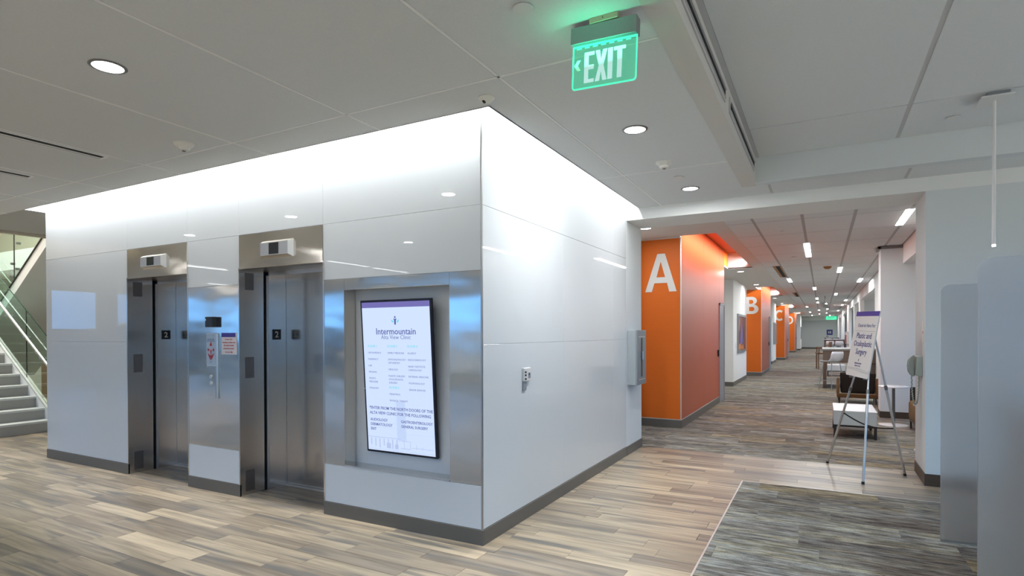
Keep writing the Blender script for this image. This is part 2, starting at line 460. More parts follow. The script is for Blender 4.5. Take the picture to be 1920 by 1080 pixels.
# ------------------------------------------------------------------ mesh helpers
class MB:
    def __init__(s, origin=(0, 0, 0)):
        s.v = []; s.f = []; s.o = Vector(origin); s.t = []; s.cur = None

    def add(s, vs, fs):
        n = len(s.v)
        s.v += [tuple(Vector(p) - s.o) for p in vs]
        for f in fs:
            s.f.append(tuple(i + n for i in f))
            s.t.append(s.cur if s.cur is not None else 0.5)
        return s

    def box(s, x0, x1, y0, y1, z0, z1, skip=''):
        vs = [(x0, y0, z0), (x1, y0, z0), (x1, y1, z0), (x0, y1, z0), (x0, y0, z1), (x1, y0, z1), (x1, y1, z1), (x0, y1, z1)]
        F = {'b': (0, 3, 2, 1), 't': (4, 5, 6, 7), 'f': (0, 1, 5, 4), 'k': (2, 3, 7, 6), 'l': (3, 0, 4, 7), 'r': (1, 2, 6, 5)}
        return s.add(vs, [F[k] for k in F if k not in skip])

    def cyl(s, p0, p1, r0, r1=None, n=16, caps=True):
        r1 = r0 if r1 is None else r1
        p0, p1 = Vector(p0), Vector(p1)
        d = (p1 - p0).normalized()
        a = d.orthogonal().normalized(); b = d.cross(a)
        vs = []
        for p, r in ((p0, r0), (p1, r1)):
            for i in range(n):
                t = 2 * PI * i / n
                vs.append(p + a * (r * math.cos(t)) + b * (r * math.sin(t)))
        fs = [(i, (i + 1) % n, n + (i + 1) % n, n + i) for i in range(n)]
        if caps:
            fs += [tuple(range(n))[::-1], tuple(range(n, 2 * n))]
        return s.add(vs, fs)

    def lathe(s, c, prof, n=24, close=True):
        """prof: list of (r, z) about the vertical axis at c"""
        cx, cy, cz = c
        vs = []; fs = []
        for r, z in prof:
            for i in range(n):
                t = 2 * PI * i / n
                vs.append((cx + r * math.cos(t), cy + r * math.sin(t), cz + z))
        for k in range(len(prof) - 1):
            for i in range(n):
                fs.append((k * n + i, k * n + (i + 1) % n, (k + 1) * n + (i + 1) % n, (k + 1) * n + i))
        if close:
            fs.append(tuple(range(n))[::-1])
            fs.append(tuple(range((len(prof) - 1) * n, len(prof) * n)))
        return s.add(vs, fs)

    def tube(s, pts, r, n=8):
        pts = [Vector(p) for p in pts]
        vs = []; fs = []
        a = None
        for i, p in enumerate(pts):
            d = (pts[min(i + 1, len(pts) - 1)] - pts[max(i - 1, 0)]).normalized()
            a = d.orthogonal().normalized() if a is None else (a - d * a.dot(d)).normalized()
            b = d.cross(a)
            for k in range(n):
                t = 2 * PI * k / n
                vs.append(p + a * (r * math.cos(t)) + b * (r * math.sin(t)))
        for i in range(len(pts) - 1):
            for k in range(n):
                fs.append((i * n + k, i * n + (k + 1) % n, (i + 1) * n + (k + 1) % n, (i + 1) * n + k))
        fs.append(tuple(range(n))[::-1]); fs.append(tuple(range((len(pts) - 1) * n, len(pts) * n)))
        return s.add(vs, fs)

    def prism(s, poly, d, axis='y', d1=None):
        """poly in the plane normal to axis; extruded from d to d1. axis y: (x,z); x: (y,z); z: (x,y)"""
        def P(u, v, w):
            return {'y': (u, w, v), 'x': (w, u, v), 'z': (u, v, w)}[axis]
        n = len(poly)
        vs = [P(u, v, d) for u, v in poly] + [P(u, v, d1) for u, v in poly]
        fs = [tuple(range(n))[::-1], tuple(range(n, 2 * n))] + [(i, (i + 1) % n, n + (i + 1) % n, n + i) for i in range(n)]
        return s.add(vs, fs)

    def hexa(s, a, b):
        """two matching quads a (4 pts) and b (4 pts) joined"""
        return s.add(list(a) + list(b), [(3, 2, 1, 0), (4, 5, 6, 7), (0, 1, 5, 4), (1, 2, 6, 5), (2, 3, 7, 6), (3, 0, 4, 7)])

    def build(s, name, m, parent=None, smooth=False, bevel=0.0, tint=False, fix=True, seg=1):
        me = bpy.data.meshes.new(name)
        me.from_pydata(s.v, [], s.f)
        if tint:
            a = me.attributes.new('tint', 'FLOAT', 'FACE')
            a.data.foreach_set('value', s.t)
        if fix or bevel:
            bm = bmesh.new(); bm.from_mesh(me)
            if fix:
                bmesh.ops.recalc_face_normals(bm, faces=bm.faces)
            if bevel:
                es = [e for e in bm.edges if len(e.link_faces) == 2 and e.calc_face_angle(0) > 0.5]
                bmesh.ops.bevel(bm, geom=es, offset=bevel, segments=seg, affect='EDGES', profile=0.5, clamp_overlap=True)
            bm.to_mesh(me); bm.free()
        if smooth:
            me.polygons.foreach_set('use_smooth', [True] * len(me.polygons))
            me.set_sharp_from_angle(angle=0.7)
        me.materials.append(m)
        o = bpy.data.objects.new(name, me)
        COL.objects.link(o)
        if parent is not None:
            o.parent = parent
        return o


def thing(name, label, cat, loc=(0, 0, 0), rz=0.0, group=None, kind=None):
    o = bpy.data.objects.new(name, None)
    o.empty_display_size = 0.1
    COL.objects.link(o)
    o.location = loc
    o.rotation_euler = (0, 0, rz)
    if label: o['label'] = label
    if cat: o['category'] = cat
    if group: o['group'] = group
    if kind: o['kind'] = kind
    return o


def struct(name, mb=None, m=None, label=None, cat=None, bevel=0.0, tint=False):
    if mb is None:
        o = bpy.data.objects.new(name, None); COL.objects.link(o)
    else:
        o = mb.build(name, m, bevel=bevel, tint=tint)
    o['kind'] = 'structure'
    if label: o['label'] = label
    if cat: o['category'] = cat
    return o


def dup(root, loc=None, rz=None, label=None, group=None):
    r = root.copy(); COL.objects.link(r)
    if loc is not None: r.location = loc
    if rz is not None: r.rotation_euler = (0, 0, rz)
    if label: r['label'] = label
    if group: r['group'] = group
    for ch in list(root.children):
        c = ch.copy(); COL.objects.link(c); c.parent = r
        for g in ch.children:
            d = g.copy(); COL.objects.link(d); d.parent = c
    return r


MAT_FRONT = Matrix(((1, 0, 0), (0, 0, -1), (0, 1, 0)))     # reading plane that faces -Y
MAT_SIDE = Matrix(((0, 0, 1), (1, 0, 0), (0, 1, 0)))       # reading plane that faces +X


def _curve_to(me_list, cu, rot, loc):
    ob = bpy.data.objects.new('tmp_text', cu)
    COL.objects.link(ob)
    dg = bpy.context.evaluated_depsgraph_get()
    ev = ob.evaluated_get(dg)
    me = bpy.data.meshes.new_from_object(ev)
    T = rot.to_4x4(); T.translation = loc
    me.transform(T)
    me_list.append(me)
    bpy.data.objects.remove(ob)
    bpy.data.curves.remove(cu)


def text_mesh(meshes, s, size, rot, loc, align='LEFT', weight=0.0, extrude=0.0004, xs=1.0, shear=0.0, spacing=1.0):
    cu = bpy.data.curves.new('tmp_text', 'FONT')
    cu.body = s
    cu.size = size
    cu.align_x = align
    cu.align_y = 'BOTTOM_BASELINE'
    cu.offset = weight
    cu.extrude = extrude
    cu.shear = shear
    cu.space_character = spacing
    cu.resolution_u = 2
    r = rot.copy()
    if xs != 1.0:
        r = r @ Matrix(((xs, 0, 0), (0, 1, 0), (0, 0, 1)))
    _curve_to(meshes, cu, r, Vector(loc))


def shape_mesh(meshes, polys, rot, loc, extrude=0.002):
    cu = bpy.data.curves.new('tmp_shape', 'CURVE')
    cu.dimensions = '2D'
    cu.fill_mode = 'BOTH'
    cu.extrude = extrude
    for pl in polys:
        sp = cu.splines.new('POLY')
        sp.points.add(len(pl) - 1)
        for i, (x, y) in enumerate(pl):
            sp.points[i].co = (x, y, 0, 1)
        sp.use_cyclic_u = True
    _curve_to(meshes, cu, rot, Vector(loc))


def join_meshes(meshes, name, m, parent, origin=(0, 0, 0)):
    bm = bmesh.new()
    for me in meshes:
        bm.from_mesh(me)
        bpy.data.meshes.remove(me)
    me = bpy.data.meshes.new(name)
    bmesh.ops.translate(bm, verts=bm.verts, vec=-Vector(origin))
    bm.to_mesh(me); bm.free()
    me.materials.clear(); me.materials.append(m)
    for p in me.polygons: p.material_index = 0
    o = bpy.data.objects.new(name, me); COL.objects.link(o)
    if parent is not None: o.parent = parent
    return o


def split_meshes(meshes, name, m, parent):
    for me in meshes:
        me.name = name
        me.materials.clear(); me.materials.append(m)
        for p in me.polygons: p.material_index = 0
        o = bpy.data.objects.new(name, me); COL.objects.link(o); o.parent = parent


def project(x, y, z):
    d = Vector((x, y, z - CAMH))
    k = d.dot(_fw)
    if k < 0.05: return None
    return (960 + FPX * d.dot(_rt) / k, 633.12 - FPX * d.dot(_up) / k, k)


def screen_area(x0, x1, y0, y1, z=0.0):
    pts = [project(x, y, z) for x, y in ((x0, y0), (x1, y0), (x1, y1), (x0, y1))]
    c = project((x0 + x1) / 2, (y0 + y1) / 2, z)
    if c is None or not (-60 < c[0] < 1980 and -40 < c[1] < 1120): return 0.0
    if any(p is None for p in pts): return 0.0
    a = 0
    for i in range(4):
        p, q = pts[i], pts[(i + 1) % 4]
        a += p[0] * q[1] - p[1] * q[0]
    return abs(a) / 2


# ================================================================== FLOOR
Y_CARP = 7.65      # corridor carpet starts
CX, CY = -0.73, 6.34   # corner of the lobby carpet inlay
FX0, FX1, FY0 = -20.0, 5.0, -6.5
floor = struct('floor')
mb = MB(); mb.box(FX0, FX1, FY0, 64, -0.2, -0.010); mb.build('subfloor', M['grout'], floor)


def sub_intervals(ivs, a, b):
    out = []
    for x0, x1 in ivs:
        if b <= x0 or a >= x1: out.append((x0, x1)); continue
        if a > x0: out.append((x0, a))
        if b < x1: out.append((b, x1))
    return out


PW, PLN, GAP = 0.1527, 0.915, 0.0022
planks = []
r0 = CY - PW * 84
row = 0
rng = random.Random(3)
while True:
    y0 = r0 + row * PW
    y1 = min(y0 + PW, Y_CARP)
    if y0 >= Y_CARP - 0.01: break
    off = rng.random() * PLN
    row += 1
    if y1 < FY0: continue
    ivs = [(FX0, FX1)]
    if y0 > YW + 0.02:
        if y1 < 4.2:
            ivs = sub_intervals(ivs, XL + 0.02, -6.69); ivs = sub_intervals(ivs, -5.60, -4.82); ivs = sub_intervals(ivs, -3.72, XW - 0.02)
        else:
            ivs = sub_intervals(ivs, XL + 0.02, XW - 0.01)
    if y0 < CY - 0.01:
        ivs = sub_intervals(ivs, CX, FX1)
    for a, b in ivs:
        k = math.floor((a - off) / PLN)
        while off + k * PLN < b:
            x0, x1 = max(a, off + k * PLN), min(b, off + (k + 1) * PLN)
            k += 1
            if x1 - x0 < 0.02: continue
            planks.append((x0, x1, y0, y1, rng.random()))
planks.sort(key=lambda q: -screen_area(*q[:4]))
rest = MB()
for i, (x0, x1, y0, y1, t) in enumerate(planks):
    b = rest if i >= 295 else MB()
    b.cur = t
    dz = (t * 7.3 % 1.0) * 0.0006
    b.box(x0 + GAP / 2, x1 - GAP / 2, y0 + GAP / 2, y1 - GAP / 2, -0.009, -0.0006 + dz, skip='b')
    if b is not rest:
        b.build('plank', M['plank'], floor, tint=True, fix=False)
o = rest.build('planks_beyond', M['plank'], floor, tint=True, fix=False); o['kind'] = 'stuff'

# carpet tiles: lobby inlay and corridor
ctiles = []
CTW, CTL = 0.25, 1.0
rng = random.Random(11)
for (ax, bx, ay, by) in ((CX + 0.012, FX1, -4.0, CY - 0.012), (-2.66, 3.6, Y_CARP, 63.3)):
    n = int((by - ay) / CTW) + 1
    for r in range(n):
        y1 = by - r * CTW if ay < 0 else min(by, ay + (r + 1) * CTW)
        y0 = max(ay, y1 - CTW) if ay < 0 else ay + r * CTW
        if y1 - y0 < 0.02: continue
        off = rng.random() * CTL
        k = math.floor((ax - off) / CTL)
        while off + k * CTL < bx:
            x0, x1 = max(ax, off + k * CTL), min(bx, off + (k + 1) * CTL)
            k += 1
            if x1 - x0 > 0.02: ctiles.append((x0, x1, y0, y1, rng.random()))
ctiles.sort(key=lambda q: -screen_area(*q[:4]))
rest = MB()
for i, (x0, x1, y0, y1, t) in enumerate(ctiles):
    b = rest if i >= 290 else MB()
    b.cur = t
    b.box(x0 + 0.0006, x1 - 0.0006, y0 + 0.0006, y1 - 0.0006, -0.009, 0.0006 * t, skip='b')
    if b is not rest:
        b.build('carpet_tile', M['carpet'], floor, tint=True, fix=False)
o = rest.build('carpet_beyond', M['carpet'], floor, tint=True, fix=False); o['kind'] = 'stuff'
mb = MB(); mb.box(CX, CX + 0.012, -4.0, CY, -0.009, 0.001); mb.box(CX, FX1, CY - 0.012, CY, -0.009, 0.001)
mb.build('carpet_edge_strip', M['edge'], floor)

# ================================================================== ELEVATOR CORE
E1 = (-6.68, -5.607)      # elevator openings in x
E2 = (-4.81, -3.722)
EH = 2.137                # opening height
ET = 2.456                # top of the steel head panels
REC = (-3.484, -2.432, 0.44, 1.893)   # screen recess x0,x1,z0,z1
SZ0, SZ1 = 0.430, 1.985   # steel band
TOP = 3.36
wf = struct('wall_front')
mb = MB()
BK = YW + 0.012
def bk(x0, x1, z0, z1): mb.box(x0, x1, BK, BK + 0.10, z0, z1)
Q = 0.022
bk(XL, E1[0] - Q, 0, TOP); bk(E1[0] - Q, E1[1] + Q, EH + 0.03, TOP); bk(E1[1] + Q, E2[0] - Q, 0, TOP); bk(E2[0] - Q, E2[1] + Q, EH + 0.03, TOP)
bk(E2[1] + Q, REC[0] - Q, 0, TOP); bk(REC[0] - Q, REC[1] + Q, 0, REC[2] - Q); bk(REC[0] - Q, REC[1] + Q, REC[3] + Q, TOP); bk(REC[1] + Q, XW - 0.012, 0, TOP)
mb.build('backing', M['backing'], wf)
J = 0.0009


def wall_panel(x0, x1, z0, z1, m='wglass', name='glass_panel'):
    b = MB(); b.box(x0 + J, x1 - J, YW, YW + 0.011, z0 + J, z1 - J)
    return b.build(name, M[m], wf, bevel=0.0006)


BB = 0.113
for x0, x1, z0, z1 in ((XL, E1[0], BB, 1.45), (XL, E1[0], 1.45, ET), (XL, E1[0], ET, TOP),
                       (E1[0], E1[1], ET, TOP), (E1[1], E2[0], ET, TOP), (E2[0], E2[1], ET, TOP), (E2[1], XW - 0.010, ET, TOP),
                       (E1[1], E2[0], SZ1 + 0.01, ET), (E1[1], E2[0], BB, SZ0), (E2[1], XW - 0.010, SZ1, ET), (E2[1], XW - 0.010, BB, SZ0)):
    wall_panel(x0, x1, z0, z1)
wall_panel(E1[1], E2[0], SZ0, SZ1 + 0.01, 'steel', 'steel_panel')
# steel surround of the recessed screen: left stile, head, right panel, thin sill
wall_panel(E2[1], REC[0], SZ0, SZ1, 'steel', 'steel_panel')
wall_panel(REC[0], REC[1] - 0.0, REC[3], SZ1, 'steel', 'steel_panel')
wall_panel(REC[1], XW - 0.010, SZ0, SZ1, 'steel', 'steel_panel')
mb = MB(); mb.box(REC[0], REC[1], YW - 0.004, YW + 0.011, SZ0, REC[2]); mb.build('sill_strip', M['alu'], wf)
# recess box
RD = 0.135
mb = MB()
mb.box(REC[0] - 0.01, REC[0], YW + 0.011, YW + RD, REC[2], REC[3]); mb.box(REC[1], REC[1] + 0.01, YW + 0.011, YW + RD, REC[2], REC[3])
mb.box(REC[0] - 0.01, REC[1] + 0.01, YW + 0.011, YW + RD, REC[3], REC[3] + 0.01); mb.box(REC[0] - 0.01, REC[1] + 0.01, YW + 0.011, YW + RD, REC[2] - 0.009, REC[2])
mb.build('recess_lining', M['steel'], wf)
mb = MB(); mb.box(REC[0] - 0.01, REC[1] + 0.01, YW + RD, YW + RD + 0.01, REC[2] - 0.01, REC[3] + 0.01); mb.build('recess_back', M['grey_panel'], wf)
mb = MB(); mb.box(XW - 0.010, XW, YW, YW + 0.010, BB, TOP); mb.build('corner_trim', M['dark_steel'], wf)

# side wall of the core
ws = struct('wall_side')
YS1, YS2 = 6.96, 7.65
mb = MB(); mb.box(XW - 0.11, XW - 0.012, YW + 0.013, YS1, 0, TOP); mb.build('backing', M['backing'], ws)
for y0, y1 in ((YW, 4.99), (4.99, 6.47), (6.47, YS1)):
    for z0, z1 in ((BB, 1.45), (1.45, ET), (ET, TOP)):
        b = MB(); b.box(XW - 0.011, XW, y0 + J + (0.012 if y0 == YW else 0), y1 - J, z0 + J, z1 - J)
        b.build('glass_panel', M['wglass'], ws, bevel=0.0015)
mb = MB(); mb.box(XW - 0.25, XW - 0.002, YS1, YS2, 0, 2.93); struct('wall_end', mb, M['paint'])
mb = MB(); mb.box(XL, XL + 0.10, YW + 0.12, 7.65, 0, TOP); struct('wall_core_left', mb, M['paint'])
mb = MB(); mb.box(XL, XW - 0.25, 7.55, 7.65, 0, TOP); struct('wall_core_back', mb, M['paint'])
mb = MB(); mb.box(XL - 0.15, XW + 0.15, YW - 0.15, 7.0, TOP, TOP + 0.03); struct('ceiling_cove', mb, M['cove'])
mb = MB()
mb.box(XL - 0.17, XW + 0.152, YW - 0.165, YW - 0.150, ZC + 0.0, TOP); mb.box(XW + 0.150, XW + 0.165, YW - 0.165, 6.98, ZC + 0.0, TOP)
mb.box(XL - 0.165, XL - 0.150, YW - 0.15, 7.0, ZC, TOP)
struct('trim_1', mb, M['cove'])
mb = MB(); mb.box(XL, XW + 0.08, YW - 0.085, YW - 0.045, 3.287, 3.31); mb.box(XW + 0.045, XW + 0.085, YW - 0.045, 6.9, 3.287, 3.31)
struct('trim_12', mb, M['alu'])

# baseboards
def bboard(name, x0, x1, y0, y1, m='base', h=BB - 0.002):
    b = MB(); b.box(x0, x1, y0, y1, 0.0, h); return struct(name, b, M[m], bevel=0.0015)
bboard('baseboard_front', XL - 0.006, E1[0], YW - 0.006, YW + 0.012)
bboard('baseboard_front', E1[1], E2[0], YW - 0.006, YW + 0.012)
bboard('baseboard_front', E2[1], XW + 0.006, YW - 0.006, YW + 0.012)
bboard('baseboard_side', XW - 0.01, XW + 0.006, YW + 0.0125, YS1)
bboard('baseboard_side', XW - 0.004, XW + 0.009, YS1, YS2 + 0.002)


# elevator entrances
def elevator(idx, x0, x1, lab):
    e = struct('door_%d' % idx, None, None)
    e['label'] = lab; e['category'] = 'elevator door'
    D1, D2 = 0.265, 0.53
    b = MB(); b.box(x0 + 0.001, x1 - 0.001, YW - 0.003, YW + 0.012, EH, ET - 0.003); b.build('head_panel', M['steel'], e, bevel=0.0015)
    for s, x in ((1, x0), (-1, x1)):
        b = MB(); b.box(*sorted((x, x - s * 0.012)), YW - 0.003, YW + D1, 0, EH + 0.012); b.build('jamb', M['steel_door'], e)
        b = MB(); b.box(*sorted((x - s * 0.006, x - s * 0.02)), YW + D1, YW + D1 + 0.03, 0, EH + 0.012); b.build('jamb_gap', M['blackgap'], e)
        b = MB(); b.box(*sorted((x + s * 0.004, x - s * 0.012)), YW + D1 + 0.03, YW + D1 + 0.055, 0, EH - 0.035); b.build('hoistway_edge', M['alu'], e)
        b = MB(); b.box(*sorted((x + s * 0.004, x - s * 0.012)), YW + D1 + 0.055, YW + D2, 0, EH - 0.035); b.build('jamb', M['steel_door'], e)
    b = MB(); b.box(x0 - 0.012, x1 + 0.012, YW, YW + D1 + 0.03, EH, EH + 0.012); b.build('head_soffit', M['steel_plate'], e)
    b = MB(); b.box(x0 - 0.012, x1 + 0.012, YW + D1 + 0.03, YW + D2, EH - 0.035, EH + 0.02); b.build('head_soffit', M['steel_door'], e)
    mid = (x0 + x1) / 2 + 0.02
    b = MB(); b.box(x0 + 0.006, mid - 0.003, YW + D2, YW + D2 + 0.03, 0.006, EH - 0.03); b.build('door_leaf', M['steel_door'], e)
    b = MB(); b.box(mid + 0.003, x1 - 0.006, YW + D2 - 0.004, YW + D2 + 0.026, 0.006, EH - 0.03); b.build('door_leaf', M['steel_door'], e)
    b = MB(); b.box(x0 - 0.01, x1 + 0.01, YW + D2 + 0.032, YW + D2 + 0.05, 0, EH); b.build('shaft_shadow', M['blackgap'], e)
    b = MB(); b.box(x0 + 0.006, x1 - 0.006, YW + D2 - 0.05, YW + D2 - 0.004, 0, 0.003); b.build('door_sill', M['alu'], e)
    # floor number plate on the left jamb
    b = MB(); b.box(x0 + 0.004, x0 + 0.007, YW + 0.363, YW + 0.463, 1.474, 1.576); pl = b.build('number_plate', M['black'], e)
    ms = []; text_mesh(ms, '2', 0.085, MAT_SIDE, (x0 + 0.0075, YW + 0.413, 1.497), 'CENTER', 0.002)
    join_meshes(ms, 'numeral', M['letter'], pl)
    b = MB(); b.box(x1 - 0.007, x1 - 0.004, YW + 0.363, YW + 0.463, 1.474, 1.576); b.build('number_plate', M['black'], e)
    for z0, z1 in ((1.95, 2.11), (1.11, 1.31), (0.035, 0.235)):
        b = MB(); b.box(x0, x0 + 0.0012, YW + 0.055, YW + 0.155, z0, z1); b.build('jamb_dark_patch', M['steel_plate'], e, bevel=0.0005)  # thin darker rectangles laid on the left jamb face
    return e


elevator(1, E1[0], E1[1], 'stainless elevator doorway farther from the corner, nearest the stairs')
elevator(2, E2[0], E2[1], 'stainless elevator doorway beside the recessed directory screen')


def indicator(x0, x1, z0, z1, lit, lab):
    c = ((x0 + x1) / 2, YW - 0.003, (z0 + z1) / 2)
    t = thing('elevator_indicator', lab, 'elevator indicator', c, 0)
    hw, hz, d = (x1 - x0) / 2, (z1 - z0) / 2, 0.045
    b = MB(); b.hexa([(-hw, 0, -hz), (hw, 0, -hz), (hw, 0, hz), (-hw, 0, hz)], [(-hw + .022, -d, -hz + .022), (hw - .022, -d, -hz + .022), (hw - .022, -d, hz - .022), (-hw + .022, -d, hz - .022)])
    b.build('housing', M['nickel'], t)
    b = MB(); b.box(-hw + .026, hw - .026, -d - 0.002, -d, -hz + .026, hz - .026); b.build('face_plate', M['alu'], t)
    b = MB(); b.box(-0.062, 0.062, -d - 0.004, -d - 0.002, -hz + .03, hz - .03)
    b.build('display', M['indicator_green'] if lit else M['black'], t)
    return t


M['indicator_green'] = mat('indicator_window', (0.012, 0.022, 0.012), 0.25)
indicator(-6.365, -5.955, 2.22, 2.365, True, 'elevator floor indicator over the doorway nearest the stairs')
indicator(-4.475, -4.075, 2.21, 2.37, False, 'elevator floor indicator over the doorway nearest the directory screen')

# ------------------------------------------------------------------ things on the steel panel between the elevators
t = thing('call_panel', 'tall elevator call panel with pale blue label and two buttons', 'call panel', (-5.2, YW, 1.224))
b = MB(); b.box(-0.082, 0.084, -0.014, 0, -0.314, 0.314); b.build('back_box', M['nickel'], t, bevel=0.003)
b = MB(); b.box(-0.078, 0.058, -0.018, -0.014, -0.308, -0.004); b.build('steel_plate', M['steel'], t, bevel=0.001)
b = MB(); b.box(-0.078, 0.058, -0.019, -0.014, 0.004, 0.308); lb = b.build('instruction_label', M['paper_blue'], t)
for z in (-0.105, -0.165):
    b = MB(); b.cyl((-0.008, -0.027, z), (-0.008, -0.018, z), 0.017, 0.019, 20); k = b.build('button', M['nickel'], t, smooth=True)
    b = MB(); b.cyl((-0.008, -0.0285, z), (-0.008, -0.027, z), 0.009, 0.009, 14); b.build('button_center', M['alu'], k, smooth=True)
ms = []
O3 = Vector((-0.01, -0.0195, 0.155))
for dx, dz, s, rot_ in ((0, 0.045, 1.0, 0), (-0.038, -0.005, 0.75, 0.35), (0.038, -0.005, 0.75, -0.35)):
    fl = [(0, 0.035), (0.018, 0.0), (0.012, -0.012), (0, -0.004), (-0.012, -0.012), (-0.018, 0.0)]
    fl = [((x * math.cos(rot_) - y * math.sin(rot_)) * s + dx, (x * math.sin(rot_) + y * math.cos(rot_)) * s + dz) for x, y in fl]
    shape_mesh(ms, [fl], MAT_FRONT, O3, 0.0006)
shape_mesh(ms, [[(-0.052, -0.03), (-0.008, -0.058), (0, -0.10), (-0.02, -0.085)]], MAT_FRONT, O3, 0.0006)
shape_mesh(ms, [[(0.052, -0.03), (0.008, -0.058), (0, -0.10), (0.02, -0.085)]], MAT_FRONT, O3, 0.0006)
shape_mesh(ms, [[(-0.005, -0.075), (0.005, -0.075), (0.005, -0.03), (0.016, 0.0), (0.009, 0.004), (0, -0.018), (-0.009, 0.004), (-0.016, 0.0), (-0.005, -0.03)]], MAT_FRONT, O3, 0.0006)
join_meshes(ms, 'flame_emblem', M['red'], lb)
ms = []
text_mesh(ms, 'IN CASE OF FIRE', 0.013, MAT_FRONT, (-0.01, -0.0195, 0.252), 'CENTER')
text_mesh(ms, 'DO NOT USE ELEVATOR', 0.011, MAT_FRONT, (-0.01, -0.0195, 0.236), 'CENTER')
text_mesh(ms, 'EXIT', 0.011, MAT_FRONT, (-0.01, -0.0195, 0.032), 'CENTER')
split_meshes(ms, 'text_line', M['navy'], lb)

t = thing('card_reader', 'small black box reader mounted above the elevator call panel', 'card reader', (-5.21, YW, 1.648))
b = MB(); b.box(-0.045, 0.070, -0.05, 0, -0.05, 0.05); b.build('case', M['black'], t, bevel=0.006, seg=2)
b = MB(); b.box(-0.038, -0.028, -0.0512, -0.05, 0.012, 0.03); b.build('status_light', M['white'], t)

t = thing('paper_notice', 'white paper notice with purple header and red text', 'notice', (-4.953, YW, 1.44))
b = MB(); b.box(-0.117, 0.105, -0.004, 0, -0.105, 0.102); b.build('sheet', M['paper'], t)
b = MB(); b.box(-0.117, 0.090, -0.0046, -0.004, 0.062, 0.102); b.build('header_band', M['purple'], t)
ms = []
for i, s in enumerate(('In case of an', 'emergency, please use', 'the stairs located', 'around the corner')):
    text_mesh(ms, s, 0.021, MAT_FRONT, (-0.010, -0.0046, 0.034 - i * 0.029), 'CENTER', 0.0004)
shape_mesh(ms, [[(-0.062, -0.078), (0.030, -0.078), (0.030, -0.071), (0.050, -0.081), (0.030, -0.091), (0.030, -0.084), (-0.062, -0.084)]], MAT_FRONT, (0, -0.0046, 0), 0.0004)
split_meshes(ms, 'text_line', M['red'], t)

# ------------------------------------------------------------------ directory screen, tilted top-forward inside the recess
def screen_display_mat():
    m, nt, p = new_mat('lit_display')
    N, L = nt.nodes, nt.links
    p.inputs['Base Color'].default_value = (0.02, 0.02, 0.03, 1)
    p.inputs['Roughness'].default_value = 0.25
    p.inputs['Emission Color'].default_value = (0.60, 0.72, 0.97, 1)
    p.inputs['Emission Strength'].default_value = 0.70
    return m


def emis(name, c, s=1.0):
    return mat(name, (0.01, 0.01, 0.01), 0.3, emit=c, estr=s * 0.70)


M['display'] = screen_display_mat()
M['d_purple'] = emis('display_purple', (0.16, 0.14, 0.42))
M['d_text'] = emis('display_text', (0.17, 0.20, 0.44))
M['d_text2'] = emis('display_text_dark', (0.10, 0.12, 0.36))
M['d_cyan'] = emis('display_cyan', (0.10, 0.66, 0.76))
M['d_pale'] = emis('display_sketch', (0.44, 0.54, 0.80))
M['d_pale2'] = emis('display_sketch_faint', (0.52, 0.64, 0.90))
SW, SH, SD = 0.715, 1.245, 0.045
scr = thing('directory_screen', 'tall lit directory display tilted inside its steel wall recess', 'screen', (-2.967, YW + 0.085, 0.56))
_yb, _yt = YW + 0.094, YW + 0.016
tilt = math.atan2(_yb - _yt, SH)
scr.location = (-2.967, _yb, 0.557)
scr.rotation_euler = (tilt, 0, 0)
b = MB(); b.box(-SW / 2, SW / 2, 0, SD * 0.6, 0, SH); b.build('bezel', M['screen_bezel'], scr, bevel=0.004)
b = MB(); b.box(-SW / 2 + .018, SW / 2 - .018, -0.001, 0.001, 0.018, SH - 0.018); disp = b.build('display', M['display'], scr)
b = MB(); b.box(-SW / 2 + .018, SW / 2 - .018, -0.0018, -0.001, SH - 0.062, SH - 0.018); b.build('header_band', M['d_purple'], disp)
b = MB(); b.box(-0.15, 0.15, SD * 0.6, 0.035, 0.72, 0.95); b.build('wall_bracket', M['black'], scr)
zt = lambda f: SH * (1 - f)      # fraction from the top
xt = lambda f: -SW / 2 + SW * f
Fy = -0.0014
ms = []
text_mesh(ms, 'Intermountain', 0.072, MAT_FRONT, (0, Fy, zt(0.222)), 'CENTER', 0.0006, xs=0.98)
shape_mesh(ms, [[(-0.008, 0), (0.008, 0), (0.009, 0.034), (0.016, 0.046), (0.011, 0.05), (0.0, 0.043), (-0.011, 0.05), (-0.016, 0.046), (-0.009, 0.034)]], MAT_FRONT, (0.0, Fy, zt(0.160)), 0.0003)
shape_mesh(ms, [[(0.008 * math.cos(a * PI / 6), 0.008 * math.sin(a * PI / 6)) for a in range(12)]], MAT_FRONT, (0, Fy, zt(0.112)), 0.0003)
text_mesh(ms, '*ENTER FROM THE NORTH DOORS OF THE', 0.0335, MAT_FRONT, (0.012, Fy, zt(0.712)), 'CENTER', 0.0004, xs=0.97)
text_mesh(ms, 'ALTA VIEW CLINIC FOR THE FOLLOWING', 0.0335, MAT_FRONT, (0.004, Fy, zt(0.745)), 'CENTER', 0.0004, xs=0.97)
for i, s in enumerate(('AUDIOLOGY', 'DERMATOLOGY', 'ENT')):
    text_mesh(ms, s, 0.0310, MAT_FRONT, (xt(0.075), Fy, zt(0.79 + 0.031 * i)), 'LEFT', 0.0004)
for i, s in enumerate(('GASTROENTEROLOGY', 'GENERAL SURGERY')):
    text_mesh(ms, s, 0.0300, MAT_FRONT, (xt(0.52), Fy, zt(0.79 + 0.031 * i)), 'LEFT', 0.0004)
split_meshes(ms, 'text_line', M['d_text2'], disp)
ms = []
